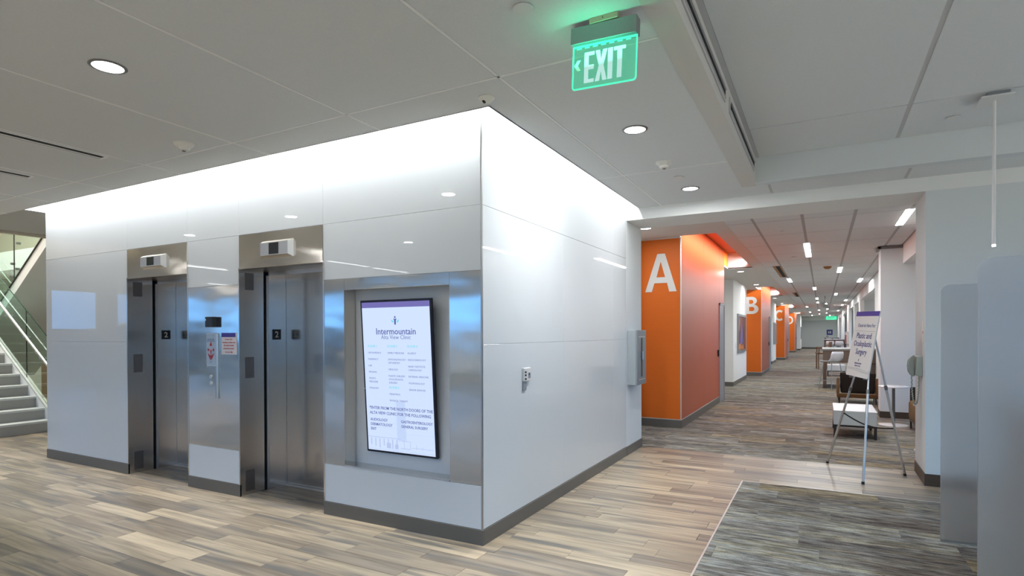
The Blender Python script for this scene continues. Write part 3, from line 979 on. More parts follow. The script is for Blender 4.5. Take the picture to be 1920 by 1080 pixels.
cols3 = ((0.085, (('c', 'FLOOR 1'), ('', 'ORTHOPEDICS'), ('', 'PHARMACY'), ('', 'LAB'), ('', 'IMAGING'), ('', 'SPORTS'), ('+', 'MEDICINE'), ('', 'PODIATRY'))),
         (0.375, (('c', 'FLOOR 2'), ('', 'FAMILY MEDICINE'), ('', 'OPHTHALMOLOGY'), ('+', 'OPTOMETRY'), ('', 'UROLOGY'), ('', 'PLASTIC SURGERY'), ('+', 'OCULOPLASTIC'), ('+', 'SURGERY'), ('c', 'FLOOR 3'), ('', 'PEDIATRICS'), ('', 'PHYSICAL THERAPY'))),
         (0.655, (('c', 'FLOOR 4'), ('', 'ALLERGY'), ('', 'ENDOCRINOLOGY'), ('', 'HEART INSTITUTE'), ('+', 'CARDIOLOGY'), ('', 'INTERNAL MEDICINE'), ('', 'PULMONOLOGY'), ('', 'SENIOR SERVICES'))))
mc = []
for cx_, rows in cols3:
    f = 0.305
    for i, (k, s) in enumerate(rows):
        if i: f += 0.022 if k == '+' else (0.032 if k == 'c' else 0.042)
        text_mesh(mc if k == 'c' else ms, s, 0.0205 if k != 'c' else 0.025, MAT_FRONT, (xt(cx_), Fy, zt(f)), 'LEFT', 0.0)
text_mesh(ms, 'Alta View Clinic', 0.046, MAT_FRONT, (0, Fy, zt(0.252)), 'CENTER', 0.0)
split_meshes(ms, 'text_line', M['d_text'], disp)
for s in (-1, 1):
    shape_mesh(mc, [[(s * 0.014, 0.012), (s * 0.04, 0.03), (s * 0.034, 0.012), (s * 0.022, 0.004)]], MAT_FRONT, (0, Fy, zt(0.150)), 0.0003)
split_meshes(mc, 'text_line', M['d_cyan'], disp)
b = MB()
def rectl(x0, x1, f0, f1): b.box(xt(x0), xt(x1), -0.0013, -0.001, zt(f1), zt(f0))
rectl(0.03, 0.50, 0.895, 0.899); rectl(0.5, 0.64, 0.955, 0.960); rectl(0.03, 0.97, 0.975, 0.977)
for i in range(7): rectl(0.07 + i * 0.062, 0.085 + i * 0.062, 0.905, 0.95 + 0.008 * (i % 3))
for i in range(5): rectl(0.55 + i * 0.085, 0.556 + i * 0.085, 0.905 + 0.01 * i, 0.955)
rectl(0.52, 0.66, 0.908, 0.911); rectl(0.66, 0.96, 0.945, 0.948); rectl(0.3, 0.36, 0.93, 0.965); rectl(0.42, 0.47, 0.935, 0.965)
b.build('building_sketch', M['d_pale'], disp)
b = MB(); rectl(0.46, 0.585, 0.655, 0.91); rectl(0.06, 0.46, 0.80, 0.802); rectl(0.06, 0.46, 0.83, 0.832); rectl(0.585, 0.96, 0.86, 0.862)
b.build('building_sketch', M['d_pale2'], disp)
b = MB(); b.cyl((-SW / 2 + 0.008, -0.002, SH * 0.42), (-SW / 2 + 0.008, 0.0, SH * 0.42), 0.004, n=10); b.build('status_light', M['white'], scr)

# ------------------------------------------------------------------ things on the side wall
t = thing('thermostat', 'small white wall control with screen and card slot', 'thermostat', (XW, 4.2, 1.155))
b = MB(); b.box(0, 0.022, -0.058, 0.060, -0.018, 0.092); b.build('case', M['white'], t, bevel=0.004)
b = MB(); b.box(0.0225, 0.024, 0.012, 0.05, 0.005, 0.05); b.build('display', M['grey'], t)
b = MB(); b.box(0.0235, 0.025, 0.018, 0.032, 0.03, 0.046); b.build('button', M['black'], t)
for z in (0.05, 0.025, -0.006):
    b = MB(); b.box(0.0225, 0.024, -0.05, -0.022, z, z + 0.014); b.build('button', M['black'], t)
b = MB(); b.box(0, 0.012, -0.058, 0.0, -0.092, -0.02); b.build('lower_plate', M['grey'], t, bevel=0.002)

t = thing('extinguisher_cabinet', 'grey metal fire extinguisher cabinet on white wall end', 'cabinet', (XW, 7.02, 0.876))
b = MB(); b.box(-0.002, 0.105, 0, 0.40, 0, 0.69); b.build('body', M['cab_grey'], t, bevel=0.003)
b = MB(); b.box(0.105, 0.125, 0.0, 0.40, 0, 0.69)
dr = b.build('door', M['housing'], t, bevel=0.003)
b = MB(); b.box(0.1255, 0.128, 0.17, 0.225, 0.10, 0.59); b.build('window_slot', M['black'], dr)
b = MB(); b.box(0.128, 0.150, 0.18, 0.21, 0.31, 0.42); b.build('handle', M['alu'], dr, bevel=0.004)
for z in (0.06, 0.60):
    b = MB(); b.box(0.1255, 0.1275, 0.06, 0.34, z, z + 0.012); b.build('door_rib', M['alu'], dr)

# ================================================================== HEADER WALL AND RIGHT PILLAR
YH0, YH1, ZH = 6.98, 7.62, 2.93
PX = 0.905
mb = MB(); mb.box(XW - 0.25, FX1, YH0, YH1, ZH, ZCO + 0.2); struct('wall_header', mb, M['paint_bright'])
mb = MB(); mb.box(PX, FX1, YH0 + 0.001, YH1 + 0.06, 0, ZH); struct('wall_pillar', mb, M['paint'])
mb = MB(); mb.box(PX - 0.008, FX1, YH0 - 0.009, YH0 + 0.001, 0, 0.118); mb.box(PX - 0.008, PX, YH0 + 0.001, YH1 + 0.06, 0, 0.118)
struct('baseboard_pillar', mb, M['base_brown'])

# wall phone on the pillar's edge
t = thing('wall_phone', 'grey wall phone with hanging coiled cord on the pillar edge', 'phone', (PX, 7.235, 1.18))
b = MB(); b.hexa([(0, -0.08, -0.105), (0, 0.08, -0.105), (0, 0.08, 0.105), (0, -0.08, 0.105)], [(-0.06, -0.07, -0.10), (-0.06, 0.07, -0.10), (-0.05, 0.07, 0.10), (-0.05, -0.07, 0.10)])
b.build('base', M['phone'], t, bevel=0.008, seg=2)
prof = [(-0.062, 0.115), (-0.09, 0.105), (-0.118, 0.06), (-0.125, 0.0), (-0.118, -0.06), (-0.095, -0.10), (-0.062, -0.112)]
b = MB(); b.prism([(x, z) for x, z in prof], -0.03, 'y', 0.03); b.build('handset', M['phone'], t, bevel=0.008, seg=2)
pts = []
for i in range(90):
    f = i / 89
    a = f * PI
    zz = -0.10 - 0.30 * math.sin(a) ** 0.8 if f > 0 else -0.10
    xx = -0.085 + 0.062 * (1 - math.cos(a)) / 2
    pts.append((xx + 0.004 * math.cos(i * 1.9), 0.004 * math.sin(i * 1.9) - 0.01 * math.sin(a), zz))
b = MB(); b.tube(pts, 0.006, 6); b.build('cord', M['phone'], t, smooth=True)
t = thing('wall_placard', 'narrow white room placard with pink mark on pillar edge', 'sign', (PX, 7.12, 1.53))
b = MB(); b.box(-0.006, 0, -0.04, 0.04, -0.11, 0.11); b.build('plate', M['offwhite'], t, bevel=0.001)
M['pink'] = mat('pink_print', (0.55, 0.12, 0.16), 0.5)
b = MB(); b.box(-0.0065, -0.006, -0.03, 0.015, -0.012, 0.008); b.build('mark', M['pink'], t)

# ================================================================== CEILINGS
ceil = struct('ceiling')
BX0, BX1 = -0.75, -0.605       # beam strip between lobby tiles and coffer
YC1, YC2 = 6.40, 6.52
mb = MB()
zt0 = ZC + 0.020
mb.box(-10.72, BX0, FY0, YW - 0.165, zt0, zt0 + 0.03); mb.box(XW + 0.165, BX0, YW - 0.165, YH0, zt0, zt0 + 0.03); mb.box(-10.72, XL - 0.165, YW - 0.165, 7.65, zt0, zt0 + 0.03)
mb.box(BX0, FX1, YC2, YH0, zt0, zt0 + 0.03)
mb.box(-20, -10.72, FY0, 1.0, zt0, zt0 + 0.03)
mb.build('plenum', M['cavity'], ceil)
TX, TY = 1.2345, 2.455
xs = [-1.714 + TX * k for k in range(-8, 1)]
xs = [-10.72] + [x for x in xs if x > -10.6] + [BX0]
ys = [FY0] + [3.01 - TY * k for k in (3, 2, 1, 0)] + [5.47, YH0]
TG = 0.0125
GX, GY = XW + 0.152, YW - 0.152
for i in range(len(xs) - 1):
    for j in range(len(ys) - 1):
        x0, x1, y0, y1 = xs[i] + TG, xs[i + 1] - TG, ys[j] + TG, ys[j + 1] - TG
        if i == len(xs) - 2: x1 += TG
        if j == len(ys) - 2: y1 += TG
        b = MB()
        if y1 <= GY or x0 >= GX:
            b.box(x0, x1, y0, y1, ZC, zt0)
        elif y0 < GY and x1 <= GX:
            b.box(x0, x1, y0, GY, ZC, zt0)
        elif y0 < GY:
            b.prism([(x0, y0), (x1, y0), (x1, y1), (GX, y1), (GX, GY), (x0, GY)], ZC, 'z', zt0)
        elif x1 > GX:
            b.box(GX, x1, y0, y1, ZC, zt0)
        elif x1 < XL - 0.1:
            b.box(x0, x1, y0, y1, ZC, zt0)
        if b.v: b.build('ceiling_tile', M['tile'], ceil)
b = MB()
b.box(-1.714 - 0.0095, -1.714 + 0.0095, FY0, YH0, ZC - 0.001, zt0)
for x in xs[1:-2]:
    b.box(x - 0.0095, x + 0.0095, FY0, GY, ZC - 0.001, zt0)
for y in ys[1:-1]:
    if y < GY: b.box(-10.72, BX0, y - 0.0095, y + 0.0095, ZC - 0.001, zt0)
    else: b.box(GX, BX0, y - 0.0095, y + 0.0095, ZC - 0.001, zt0)
b.build('tee_grid', M['tee'], ceil)
# strip of tiles between coffer and header wall
sx = [BX0 + 0.0, -0.49, 0.73, 1.95, 3.17, 4.39, FX1]
for i in range(len(sx) - 1):
    b = MB(); b.box(sx[i] + (0.015 if i else 0), sx[i + 1] - 0.015, YC2 + 0.002, YH0, ZC, zt0); b.build('ceiling_tile', M['tile'], ceil)
b = MB()
for x in sx[1:-1]: b.box(x - 0.015, x + 0.015, YC2, YH0, ZC + 0.006, zt0)
b.build('tee_grid', M['tee_dark'], ceil)
# gypsum beam and lips of the coffer
mb = MB(); mb.box(BX0 + 0.001, BX1, FY0, YC2, ZC - 0.004, ZCO + 0.02); struct('trim_2', mb, M['gypsum'])
mb = MB(); mb.box(BX1, FX1, YC1, YC2, ZC - 0.004, ZCO + 0.02); struct('trim_3', mb, M['paint'])
cof = struct('ceiling_coffer')
mb = MB(); mb.box(BX1, FX1, FY0, YC1, ZCO + 0.016, ZCO + 0.05); mb.build('plenum', M['cavity'], cof)
cx_ = [BX1 + 0.02, 0.612, 1.83, 3.05, 4.27, FX1]
cy_ = [FY0] + [5.50 - TY * k for k in (4, 3, 2, 1, 0)] + [YC1]
for i in range(len(cx_) - 1):
    for j in range(len(cy_) - 1):
        b = MB(); b.box(cx_[i] + 0.016, cx_[i + 1] - 0.016, cy_[j] + 0.006, cy_[j + 1] - 0.006, ZCO, ZCO + 0.016)
        b.build('ceiling_tile', M['tile'], cof)
b = MB()
for x in cx_[1:-1]: b.box(x - 0.017, x + 0.017, FY0, YC1, ZCO + 0.004, ZCO + 0.016)
b.build('tee_grid', M['tee_dark'], cof)
b = MB(); b.box(BX1, BX1 + 0.034, FY0, YC1, ZCO - 0.004, ZCO + 0.016); b.build('edge_angle', M['tee_dark'], cof)

# slot diffusers in the coffer's left face
def slot_diffuser(y0, y1, lab):
    t = thing('slot_diffuser', lab, 'air vent', (BX1, y0, 3.155), 0)
    L_ = y1 - y0
    b = MB(); b.box(0, 0.010, -0.02, L_ + 0.02, -0.012, 0.105); b.build('frame', M['tee_dark'], t, bevel=0.002)
    b = MB(); b.box(0.010, 0.0115, 0, L_, 0.024, 0.060); b.build('slot', M['blackgap'], t)
    b = MB(); b.box(0.010, 0.020, 0, L_, 0.064, 0.070); b.box(0.010, 0.016, 0, L_, 0.006, 0.012); b.build('blade', M['tee_dark'], t)
    return t
slot_diffuser(0.6, 4.24, 'long black slot air vent in the ceiling beam above the exit sign side')
slot_diffuser(4.50, 6.18, 'shorter black slot air vent at the far end of the ceiling beam')


def ceiling_slot(x0, x1, y, lab):
    t = thing('slot_diffuser', lab, 'air vent', (x0, y, ZC), 0)
    L_ = x1 - x0
    return t, L_


def lobby_slot(p0, p1, lab):
    x, y0 = p0; y1 = p1[1]
    t = thing('slot_diffuser', lab, 'air vent', (x, y0, ZC), 0)
    L_ = y1 - y0
    b = MB(); b.box(-0.085, 0.05, 0, L_, -0.004, 0.0); b.build('frame', M['tee'], t)
    b = MB(); b.box(-0.016, 0.034, 0, L_ - 0.03, -0.0055, -0.004); b.build('slot', M['blackgap'], t)
    b = MB(); b.box(-0.066, -0.040, 0, L_ - 0.02, -0.007, -0.004); b.build('blade', M['tee_dark'], t)
lobby_slot((-5.50, 0.9), (-5.50, 2.73), 'black linear slot air vent in the lobby ceiling nearer the elevators')
lobby_slot((-6.80, 1.4), (-6.80, 2.72), 'black linear slot air vent in the lobby ceiling nearer the stairs')

# ------------------------------------------------------------------ ceiling fixtures
def downlight(x, y, z, lab, r=0.085, pw=20, grp=None):
    t = thing('downlight', lab, 'ceiling light', (x, y, z), 0, grp)
    b = MB(); b.lathe((0, 0, 0), [(r * 0.93, -0.006), (r * 1.0, -0.006), (r * 1.12, -0.003), (r * 1.14, 0.0), (r * 0.9, 0.0), (r * 0.93, -0.006)], 40, False); b.build('trim_ring', M['lamp_trim'], t, smooth=True)
    b = MB(); b.lathe((0, 0, 0), [(r * 0.95, -0.0035), (r * 0.5, -0.004)], 40); b.build('lens', M['lens'], t)
    if pw:
        l = bpy.data.lights.new('downlight_lamp', 'AREA'); l.shape = 'DISK'; l.size = r * 1.7; l.energy = pw; l.color = COOL
        o = bpy.data.objects.new('downlight_lamp', l); COL.objects.link(o); o.parent = t; o.location = (0, 0, -0.012)
    return t


downlight(-3.617, 1.81, ZC, 'round recessed ceiling light over the lobby floor before the elevators', pw=5)
downlight(-1.25, 4.28, ZC, 'round recessed ceiling light below and right of the exit sign', pw=24)
downlight(-1.24, 6.305, ZC, 'round recessed ceiling light nearest the corridor header in the lobby', pw=11)
# more of the same outside the picture, lighting the lobby
for x, y in ((-1.24, 2.2), (-1.24, 0.0), (-3.617, -0.6), (-6.1, 1.81), (-6.1, -0.6), (-8.6, 1.6), (-8.6, -1.0), (-3.6, -3.2), (-1.24, -2.4)):
    if (x, y) == (-1.24, 2.2): continue
    downlight(x, y, ZC, 'round recessed ceiling light of the lobby, out of frame', pw=2, grp='lobby downlights out of frame')


def smoke_detector(x, y, lab):
    t = thing('smoke_detector', lab, 'smoke detector', (x, y, ZC))
    b = MB(); b.lathe((0, 0, 0), [(0.075, 0.0), (0.075, -0.012), (0.062, -0.020), (0.050, -0.034), (0.046, -0.036)], 28); b.build('base', M['offwhite'], t, smooth=True)
    b = MB(); b.lathe((0, 0, 0), [(0.046, -0.036), (0.040, -0.052), (0.026, -0.058), (0.0261, -0.058)], 24); b.build('sensor_head', M['offwhite'], t, smooth=True)
    b = MB(); b.lathe((0, 0, 0), [(0.016, -0.058), (0.012, -0.066)], 16); b.build('sensor_tip', M['lamp_trim'], t, smooth=True)
smoke_detector(-4.54, 2.83, 'smoke detector on the ceiling in front of the elevators')
smoke_detector(-1.256, 5.22, 'smoke detector on the ceiling between two round lights')


def cover_disk(x, y, z, lab, r=0.05):
    t = thing('sprinkler_cover', lab, 'sprinkler cover', (x, y, z))
    b = MB(); b.lathe((0, 0, 0), [(r * 0.8, 0.0), (r * 0.8, -0.006), (r, -0.006), (r, -0.010), (r * 0.96, -0.012)], 28); b.build('cover_plate', M['white'], t, smooth=True)
cover_disk(-1.248, 2.427, ZC, 'round white sprinkler cover beside the exit sign')
cover_disk(-1.248, 5.79, ZC, 'small round sprinkler cover near the smoke detector')
cover_disk(0.96, 6.0, ZCO, 'flat round sprinkler cover beside the pendant canopy')

t = thing('security_camera', 'small dome camera on the ceiling above the core corner', 'camera', (-1.935, 3.235, ZC))
b = MB(); b.lathe((0, 0, 0), [(0.055, 0.0), (0.055, -0.006), (0.046, -0.012), (0.03, -0.03), (0.012, -0.040)], 24); b.build('housing', M['offwhite'], t, smooth=True)
b = MB(); b.lathe((-0.004, -0.018, -0.018), [(0.012, 0.0), (0.016, -0.010), (0.008, -0.022)], 14); b.build('lens', M['black'], t, smooth=True)

# exit sign
t = thing('exit_sign', 'green edge-lit exit sign hanging from the lobby ceiling', 'exit sign', (-0.937, 2.70, ZC))
b = MB(); b.box(-0.070, 0.076, -0.035, 0.035, -0.028, 0); b.build('canopy', M['beige_metal'], t, bevel=0.003)
b = MB(); b.cyl((0.0, -0.036, -0.012), (0.0, -0.035, -0.012), 0.003, n=8); b.build('screw', M['black'], t)
arm = math.radians(-2.2)
def rr(x, z): return (x * math.cos(arm) - z * math.sin(arm), x * math.sin(arm) + z * math.cos(arm))
HB = MB(); zz0, zz1 = -0.098, -0.024
def rbox(mbx, x0, x1, y0, y1, z0, z1, dz=0.0):
    q = [rr(x0, z0), rr(x1, z0), rr(x1, z1), rr(x0, z1)]
    mbx.hexa([(x, y0, z + dz) for x, z in q], [(x, y1, z + dz) for x, z in q])
rbox(HB, -0.166, 0.169, -0.030, 0.030, -0.113, -0.030); HB.build('housing', M['housing'], t, bevel=0.002)
PG = MB()
poly = []
x0, x1, z0, z1, rad = -0.160, 0.165, -0.325, -0.110, 0.014
for cx, cz, a0 in ((x1 - rad, z0 + rad, -90), (x1, z1, None), (x0, z1, None), (x0 + rad, z0 + rad, 180)):
    if a0 is None: poly.append(rr(cx, cz))
    else:
        for k in range(6):
            a = math.radians(a0 + 18 * k); poly.append(rr(cx + rad * math.cos(a), cz + rad * math.sin(a)))
PG.prism(poly, -0.004, 'y', 0.004)
gl = PG.build('acrylic_panel', M['exit_glass'], t)
ed = MB()
for i in range(len(poly)):
    if i == len(poly): break
    (ax, az), (bx, bz) = poly[i], poly[(i + 1) % len(poly)]
    if az > -0.125 and bz > -0.125: continue
    ed.tube([(ax, 0, az), (bx, 0, bz)], 0.0042, 6)
ed.build('lit_edge', M['exit_edge'], gl)
ed = MB(); rbox(ed, x0 + 0.002, x1 - 0.002, -0.0055, 0.0055, -0.119, -0.110)
for k in range(7): rbox(ed, x0 + 0.02 + k * 0.042, x0 + 0.045 + k * 0.042, -0.0046, -0.0042, -0.131, -0.124)
ed.build('light_bar', M['exit_edge'], gl)
LH, LZ = 0.150, -0.302
def lrot(pl): return [rr(x, z) for x, z in pl]
def letter_polys():
    s = 0.017
    E = [(0, 0), (.052, 0), (.052, s), (.022, s), (.022, LH * .43), (.050, LH * .43), (.050, LH * .57), (.022, LH * .57), (.022, LH - s), (.052, LH - s), (.052, LH), (0, LH)]
    X = [(0, 0), (.022, 0), (.030, .047), (.038, 0), (.060, 0), (.042, LH / 2), (.060, LH), (.038, LH), (.030, LH - .047), (.022, LH), (0, LH), (.018, LH / 2)]
    I = [(0, 0), (.024, 0), (.024, LH), (0, LH)]
    T = [(.018, 0), (.041, 0), (.041, LH - s), (.059, LH - s), (.059, LH), (0, LH), (0, LH - s), (.018, LH - s)]
    return ((-0.098, E), (-0.040, X), (0.024, I), (0.054, T))
ms = []
for ox, pl in letter_polys():
    shape_mesh(ms, [lrot([(x + ox, z + LZ) for x, z in pl])], MAT_FRONT, (0, -0.0052, 0), 0.0008)
join_meshes(ms, 'exit_lettering', M['exit_letter'], gl)
ms = []
shape_mesh(ms, [lrot([(-0.118, -0.185), (-0.135, -0.185), (-0.152, -0.21), (-0.135, -0.235), (-0.118, -0.235), (-0.133, -0.21)])], MAT_FRONT, (0, -0.0052, 0), 0.0008)
join_meshes(ms, 'arrow', M['exit_arrow'], gl)
l = bpy.data.lights.new('exit_lamp', 'AREA'); l.shape = 'RECTANGLE'; l.size = 0.30; l.size_y = 0.05; l.energy = 0.35; l.color = (0.05, 1.0, 0.5)
o = bpy.data.objects.new('exit_lamp', l); COL.objects.link(o); o.parent = t; o.location = (-0.05, -0.05, -0.20); o.rotation_euler = (math.radians(155), 0, 0)

# pendant light
t = thing('pendant_light', 'slim white tube pendant hanging beside the wall pillar', 'pendant light', (1.15, 5.60, ZCO))
b = MB(); b.box(-0.10, 0.10, -0.12, 0.12, -0.045, -0.032); b.build('canopy', M['white'], t, bevel=0.003)
b = MB(); b.box(-0.06, 0.08, -0.09, 0.09, -0.032, 0.0); b.build('driver_box', M['grey'], t, bevel=0.003)
b = MB(); b.cyl((0, 0, -0.045), (0, 0, -1.135), 0.0125, n=16); b.build('tube', M['white_lam'], t, smooth=True)
b = MB(); b.cyl((0, 0, -1.135), (0, 0, -1.150), 0.012, n=16); b.build('lens', M['lens_hot'], t)

# ================================================================== CORRIDOR
def xray(px, y):
    """x on the floor plan at depth y along the sight line through column px"""
    u = (px - 960) / FPX
    # solve (x*rt.x + y*rt.y) = u*(x*fw.x + y*fw.y)
    return y * (u * _fw.y - _rt.y) / (_rt.x - u * _fw.x)


CL = -2.66        # corridor left wall plane
CR = 1.25         # corridor right wall plane
YE = 62.5         # far wall
mb = MB(); mb.box(CL - 0.1, CL, 7.65, YE, 0, ZC + 0.4); struct('wall_corridor_left', mb, M['paint_bright'])
mb = MB(); mb.box(CL, 1.9, YE, YE + 0.1, 0, ZC + 0.4); struct('wall_far', mb, M['paint'])
mb = MB(); mb.box(CL, 1.9, YE - 0.25, YE, 2.72, ZC); struct('trim_4', mb, M['paint_bright'])
mb = MB(); mb.box(CL, 1.2, YE - 0.012, YE, 0, 0.12); struct('baseboard_far', mb, M['base'])
# door frame between the core and the first orange panel
d3 = struct('door_3')
b = MB(); b.box(CL - 0.001, CL + 0.035, 7.70, 9.34, 0, 2.98, ''); b.build('door_frame', M['white'], d3)
for z in (0.25, 1.16, 2.05):
    b = MB(); b.cyl((CL + 0.05, 9.20, z), (CL + 0.05, 9.20, z + 0.12), 0.014, n=10); b.build('hinge', M['housing'], d3, smooth=True)

cc = struct('ceiling_corridor')
GE = -1.20
slots = [(9.28, 14.6), (21.0, 26.2), (34.6, 39.8), (48.6, 53.0)]
gx = MB()
prev = YH1
SLX0, SLX1 = -1.995, -1.445
for y0, y1 in slots:
    gx.box(CL, SLX0 if False else GE, prev, y0, ZC - 0.004, ZC + 0.02)
    gx.box(CL, SLX0, y0, y1, ZC - 0.004, ZC + 0.02); gx.box(SLX1, GE, y0, y1, ZC - 0.004, ZC + 0.02)
    prev = y1
gx.box(CL, GE, prev, YE, ZC - 0.004, ZC + 0.02)
gx.build('gypsum_border', M['gypsum'], cc)
b = MB(); b.box(GE, CR + 0.05, YH1, YE, ZC + 0.018, ZC + 0.05); b.build('plenum', M['lamp_trim'], cc)
tx = [GE, -0.845, -0.235, 0.375, 0.985, CR]
tys = [YH1] + [8.72 + 1.22 * k for k in range(0, 45)]
tys = [y for y in tys if y < YE - 0.5] + [YE]
cnt = 0
rest = MB()
for j in range(len(tys) - 1):
    for i in range(5):
        b = MB() if cnt < 200 else rest
        b.box(tx[i] + (0.020 if i else 0), tx[i + 1] - 0.020, tys[j] + 0.014, tys[j + 1] - 0.014, ZC, ZC + 0.018)
        if b is not rest: b.build('ceiling_tile', M['tile'], cc)
        cnt += 1
o = rest.build('ceiling_tiles_beyond', M['tile'], cc); o['kind'] = 'stuff'
b = MB()
for x in tx[1:-1]: b.box(x - 0.021, x + 0.021, YH1, YE, ZC + 0.002, ZC + 0.018)
for y in tys[1:-1]: b.box(GE, CR, y - 0.015, y + 0.015, ZC + 0.0015, ZC + 0.0035)
b.build('tee_grid', M['tee_mid'], cc)

LETTER = {}
_a = [(163, 690), (232, 690), (258, 600), (390, 600), (412, 690), (488, 690), (368, 297), (290, 297)]
_h = [(325, 375), (280, 540), (370, 540)]
kx = 0.51 / 325
fl = lambda pl: [((x - 325.5) * kx, (690 - y) * kx) for x, y in pl]
LETTER['A'] = [fl(_a), fl(_h)]
def arc(cx, cy, rx, ry, a0, a1, n=12):
    return [(cx + rx * math.cos(math.radians(a0 + (a1 - a0) * i / n)), cy + ry * math.sin(math.radians(a0 + (a1 - a0) * i / n))) for i in range(n + 1)]
h = 0.61
LETTER['B'] = [[(-.20, 0)] + arc(0.03, .17, .20, .17, -90, 75) + arc(0.01, .465, .165, .145, -60, 90) + [(-.20, h)],
               [(-.08, .10)] + arc(.02, .175, .075, .075, -90, 90, 8) + [(-.08, .25)],
               [(-.08, .36)] + arc(.0, .43, .06, .07, -90, 90, 8) + [(-.08, .50)]]
LETTER['C'] = [arc(0.06, h / 2, .27, h / 2, 305, 55, 24) + [(0.17, .45)] + arc(0.06, h / 2, .15, .195, 68, 292, 24) + [(0.17, .16)]]
LETTER['D'] = [[(-.22, 0)] + arc(-.03, h / 2, .25, h / 2, -90, 90, 20) + [(-.22, h)], [(-.10, .105)] + arc(-.04, h / 2, .14, h / 2 - .105, -90, 90, 16) + [(-.10, h - .105)]]

words = {'A': 'first', 'B': 'second', 'C': 'third', 'D': 'fourth'}
wl = {'A': 'large white letter A on the nearest orange wall', 'B': 'large white letter B on the second orange wall', 'C': 'white letter C on the third orange wall', 'D': 'small distant white letter D on the farthest orange wall'}


def bay(ch, y0, xe, xl, y1, yslot, dw):
    """an orange fronted bay: front panel faces the lobby, wood laminate flank faces the corridor"""
    wo = struct('wall_bay_' + {'A': 'first', 'B': 'second', 'C': 'third', 'D': 'fourth'}[ch])
    TP = 3.44
    b = MB(); b.box(CL, xe - 0.012, y0 + 0.012, y1, 0.0, TP); b.build('core', M['paint'], wo)
    b = MB(); b.box(xl, xe - 0.012, y0, y0 + 0.012, 0.135, ZC - 0.005); b.build('front_panel', M['orange'], wo)
    n = 3
    ds, de = dw
    segs = [(y0 + 0.012, y0 + (ds - y0) * 0.52, 0.135), (y0 + (ds - y0) * 0.52, ds - 0.002, 0.135), (ds, de + 0.04, 2.19)]
    for a, c, z in segs:
        b = MB(); b.box(xe - 0.012, xe, a + 0.002, c - 0.002, z, TP - 0.01); b.build('wood_panel', M['orange_wood'], wo)
    if de + 0.05 < y1:
        b = MB(); b.box(xe - 0.012, xe, de + 0.05, y1, 0, TP - 0.01); b.build('wood_panel', M['orange_wood'], wo)
    b = MB(); b.box(xe - 0.014, xe + 0.002, y0 - 0.002, y0 + 0.012, 0.135, ZC - 0.004); b.box(xl, xe, y0 - 0.002, y0, 0.128, 0.14); b.box(xe, xe + 0.002, y0, ds, 0.128, 0.14)
    b.box(xl - 0.02, xl, y0 - 0.002, y0 + 0.012, 0.128, ZC); b.box(xl, xe, y0 - 0.001, y0 + 0.012, ZC - 0.02, ZC - 0.004)
    b.build('edge_trim', M['edge'], wo)
    b = MB(); b.box(CL + 0.02, xe + 0.010, y0 - 0.010, y0, 0, 0.128); b.box(xe, xe + 0.010, y0, ds - 0.03, 0, 0.128); b.build('base_strip', M['base'], wo)
    # door near the end of the flank
    dn = struct('door_%d' % ({'A': 4, 'B': 5, 'C': 6, 'D': 7}[ch]))
    b = MB(); b.box(xe - 0.02, xe + 0.018, ds - 0.03, ds + 0.03, 0, 2.18); b.box(xe - 0.02, xe + 0.018, de, de + 0.05, 0, 2.18); b.box(xe - 0.02, xe + 0.018, ds - 0.03, de + 0.05, 2.14, 2.18)
    b.build('frame', M['grey'], dn)
    b = MB(); b.box(xe - 0.03, xe - 0.013 + 0.02, ds + 0.03, de, 0.005, 2.14); b.build('door_leaf', M['grey'], dn)
    b = MB(); b.box(xe, xe + 0.03, ds - 0.22, ds - 0.12, 1.02, 1.16); b.build('card_reader', M['black'], dn, bevel=0.004)
    # letter
    L3 = thing('wall_letter', wl[ch], 'letter', ((xl + xe) / 2, y0 - 0.003, 2.20))
    ms = []; shape_mesh(ms, LETTER[ch], MAT_FRONT, (0, -0.002, 0), 0.0045)
    join_meshes(ms, 'letter_face', M['letter'], L3)
    # cove slot above the flank
    s0, s1 = yslot
    sl = struct('trim_%d' % ({'A': 5, 'B': 6, 'C': 7, 'D': 8}[ch]))
    b = MB(); b.box(SLX0 - 0.2, SLX1 + 0.02, s0 - 0.02, s1 + 0.02, TP, TP + 0.03); b.build('slot_top', M['orange'], sl)
    b = MB(); b.box(SLX0 - 0.2, SLX1 + 0.02, s1, s1 + 0.02, ZC, TP); b.box(SLX0 - 0.7, SLX1, s0 - 0.02, s0, ZC + 0.02, TP); b.build('slot_end', M['cove'], sl)
    b = MB(); b.box(SLX1, SLX1 + 0.02, s0, s1, ZC + 0.02, TP); b.build('slot_side', M['cove'], sl)
    if y1 < s1:
        b = MB(); b.box(SLX0 - 0.7, SLX0 - 0.0, y1 + 0.01, s1, ZC + 0.02, TP); b.build('slot_back', M['orange'], sl)
    return wo


bay('A', 9.37, -1.985, -2.635, 13.93, slots[0], (13.22, 13.86))
bay('B', 22.0, xray(1428, 22.0), xray(1428, 22.0) - 0.66, 26.0, slots[1], (25.2, 25.9))
bay('C', 35.6, xray(1472, 35.6), xray(1472, 35.6) - 0.68, 39.6, slots[2], (38.8, 39.5))
bay('D', 49.6, xray(1490.3, 49.6), xray(1490.3, 49.6) - 0.66, 52.9, slots[3], (52.1, 52.8))
for (y0, y1), pw in zip(slots, (48, 48, 44, 40)):
    area('slot_strip_light', (SLX1 - 0.04, (y0 + y1) / 2, ZC + 0.22), (0, math.radians(62), 0), 0.05, y1 - y0 - 0.1, pw, COOL, 1.5)

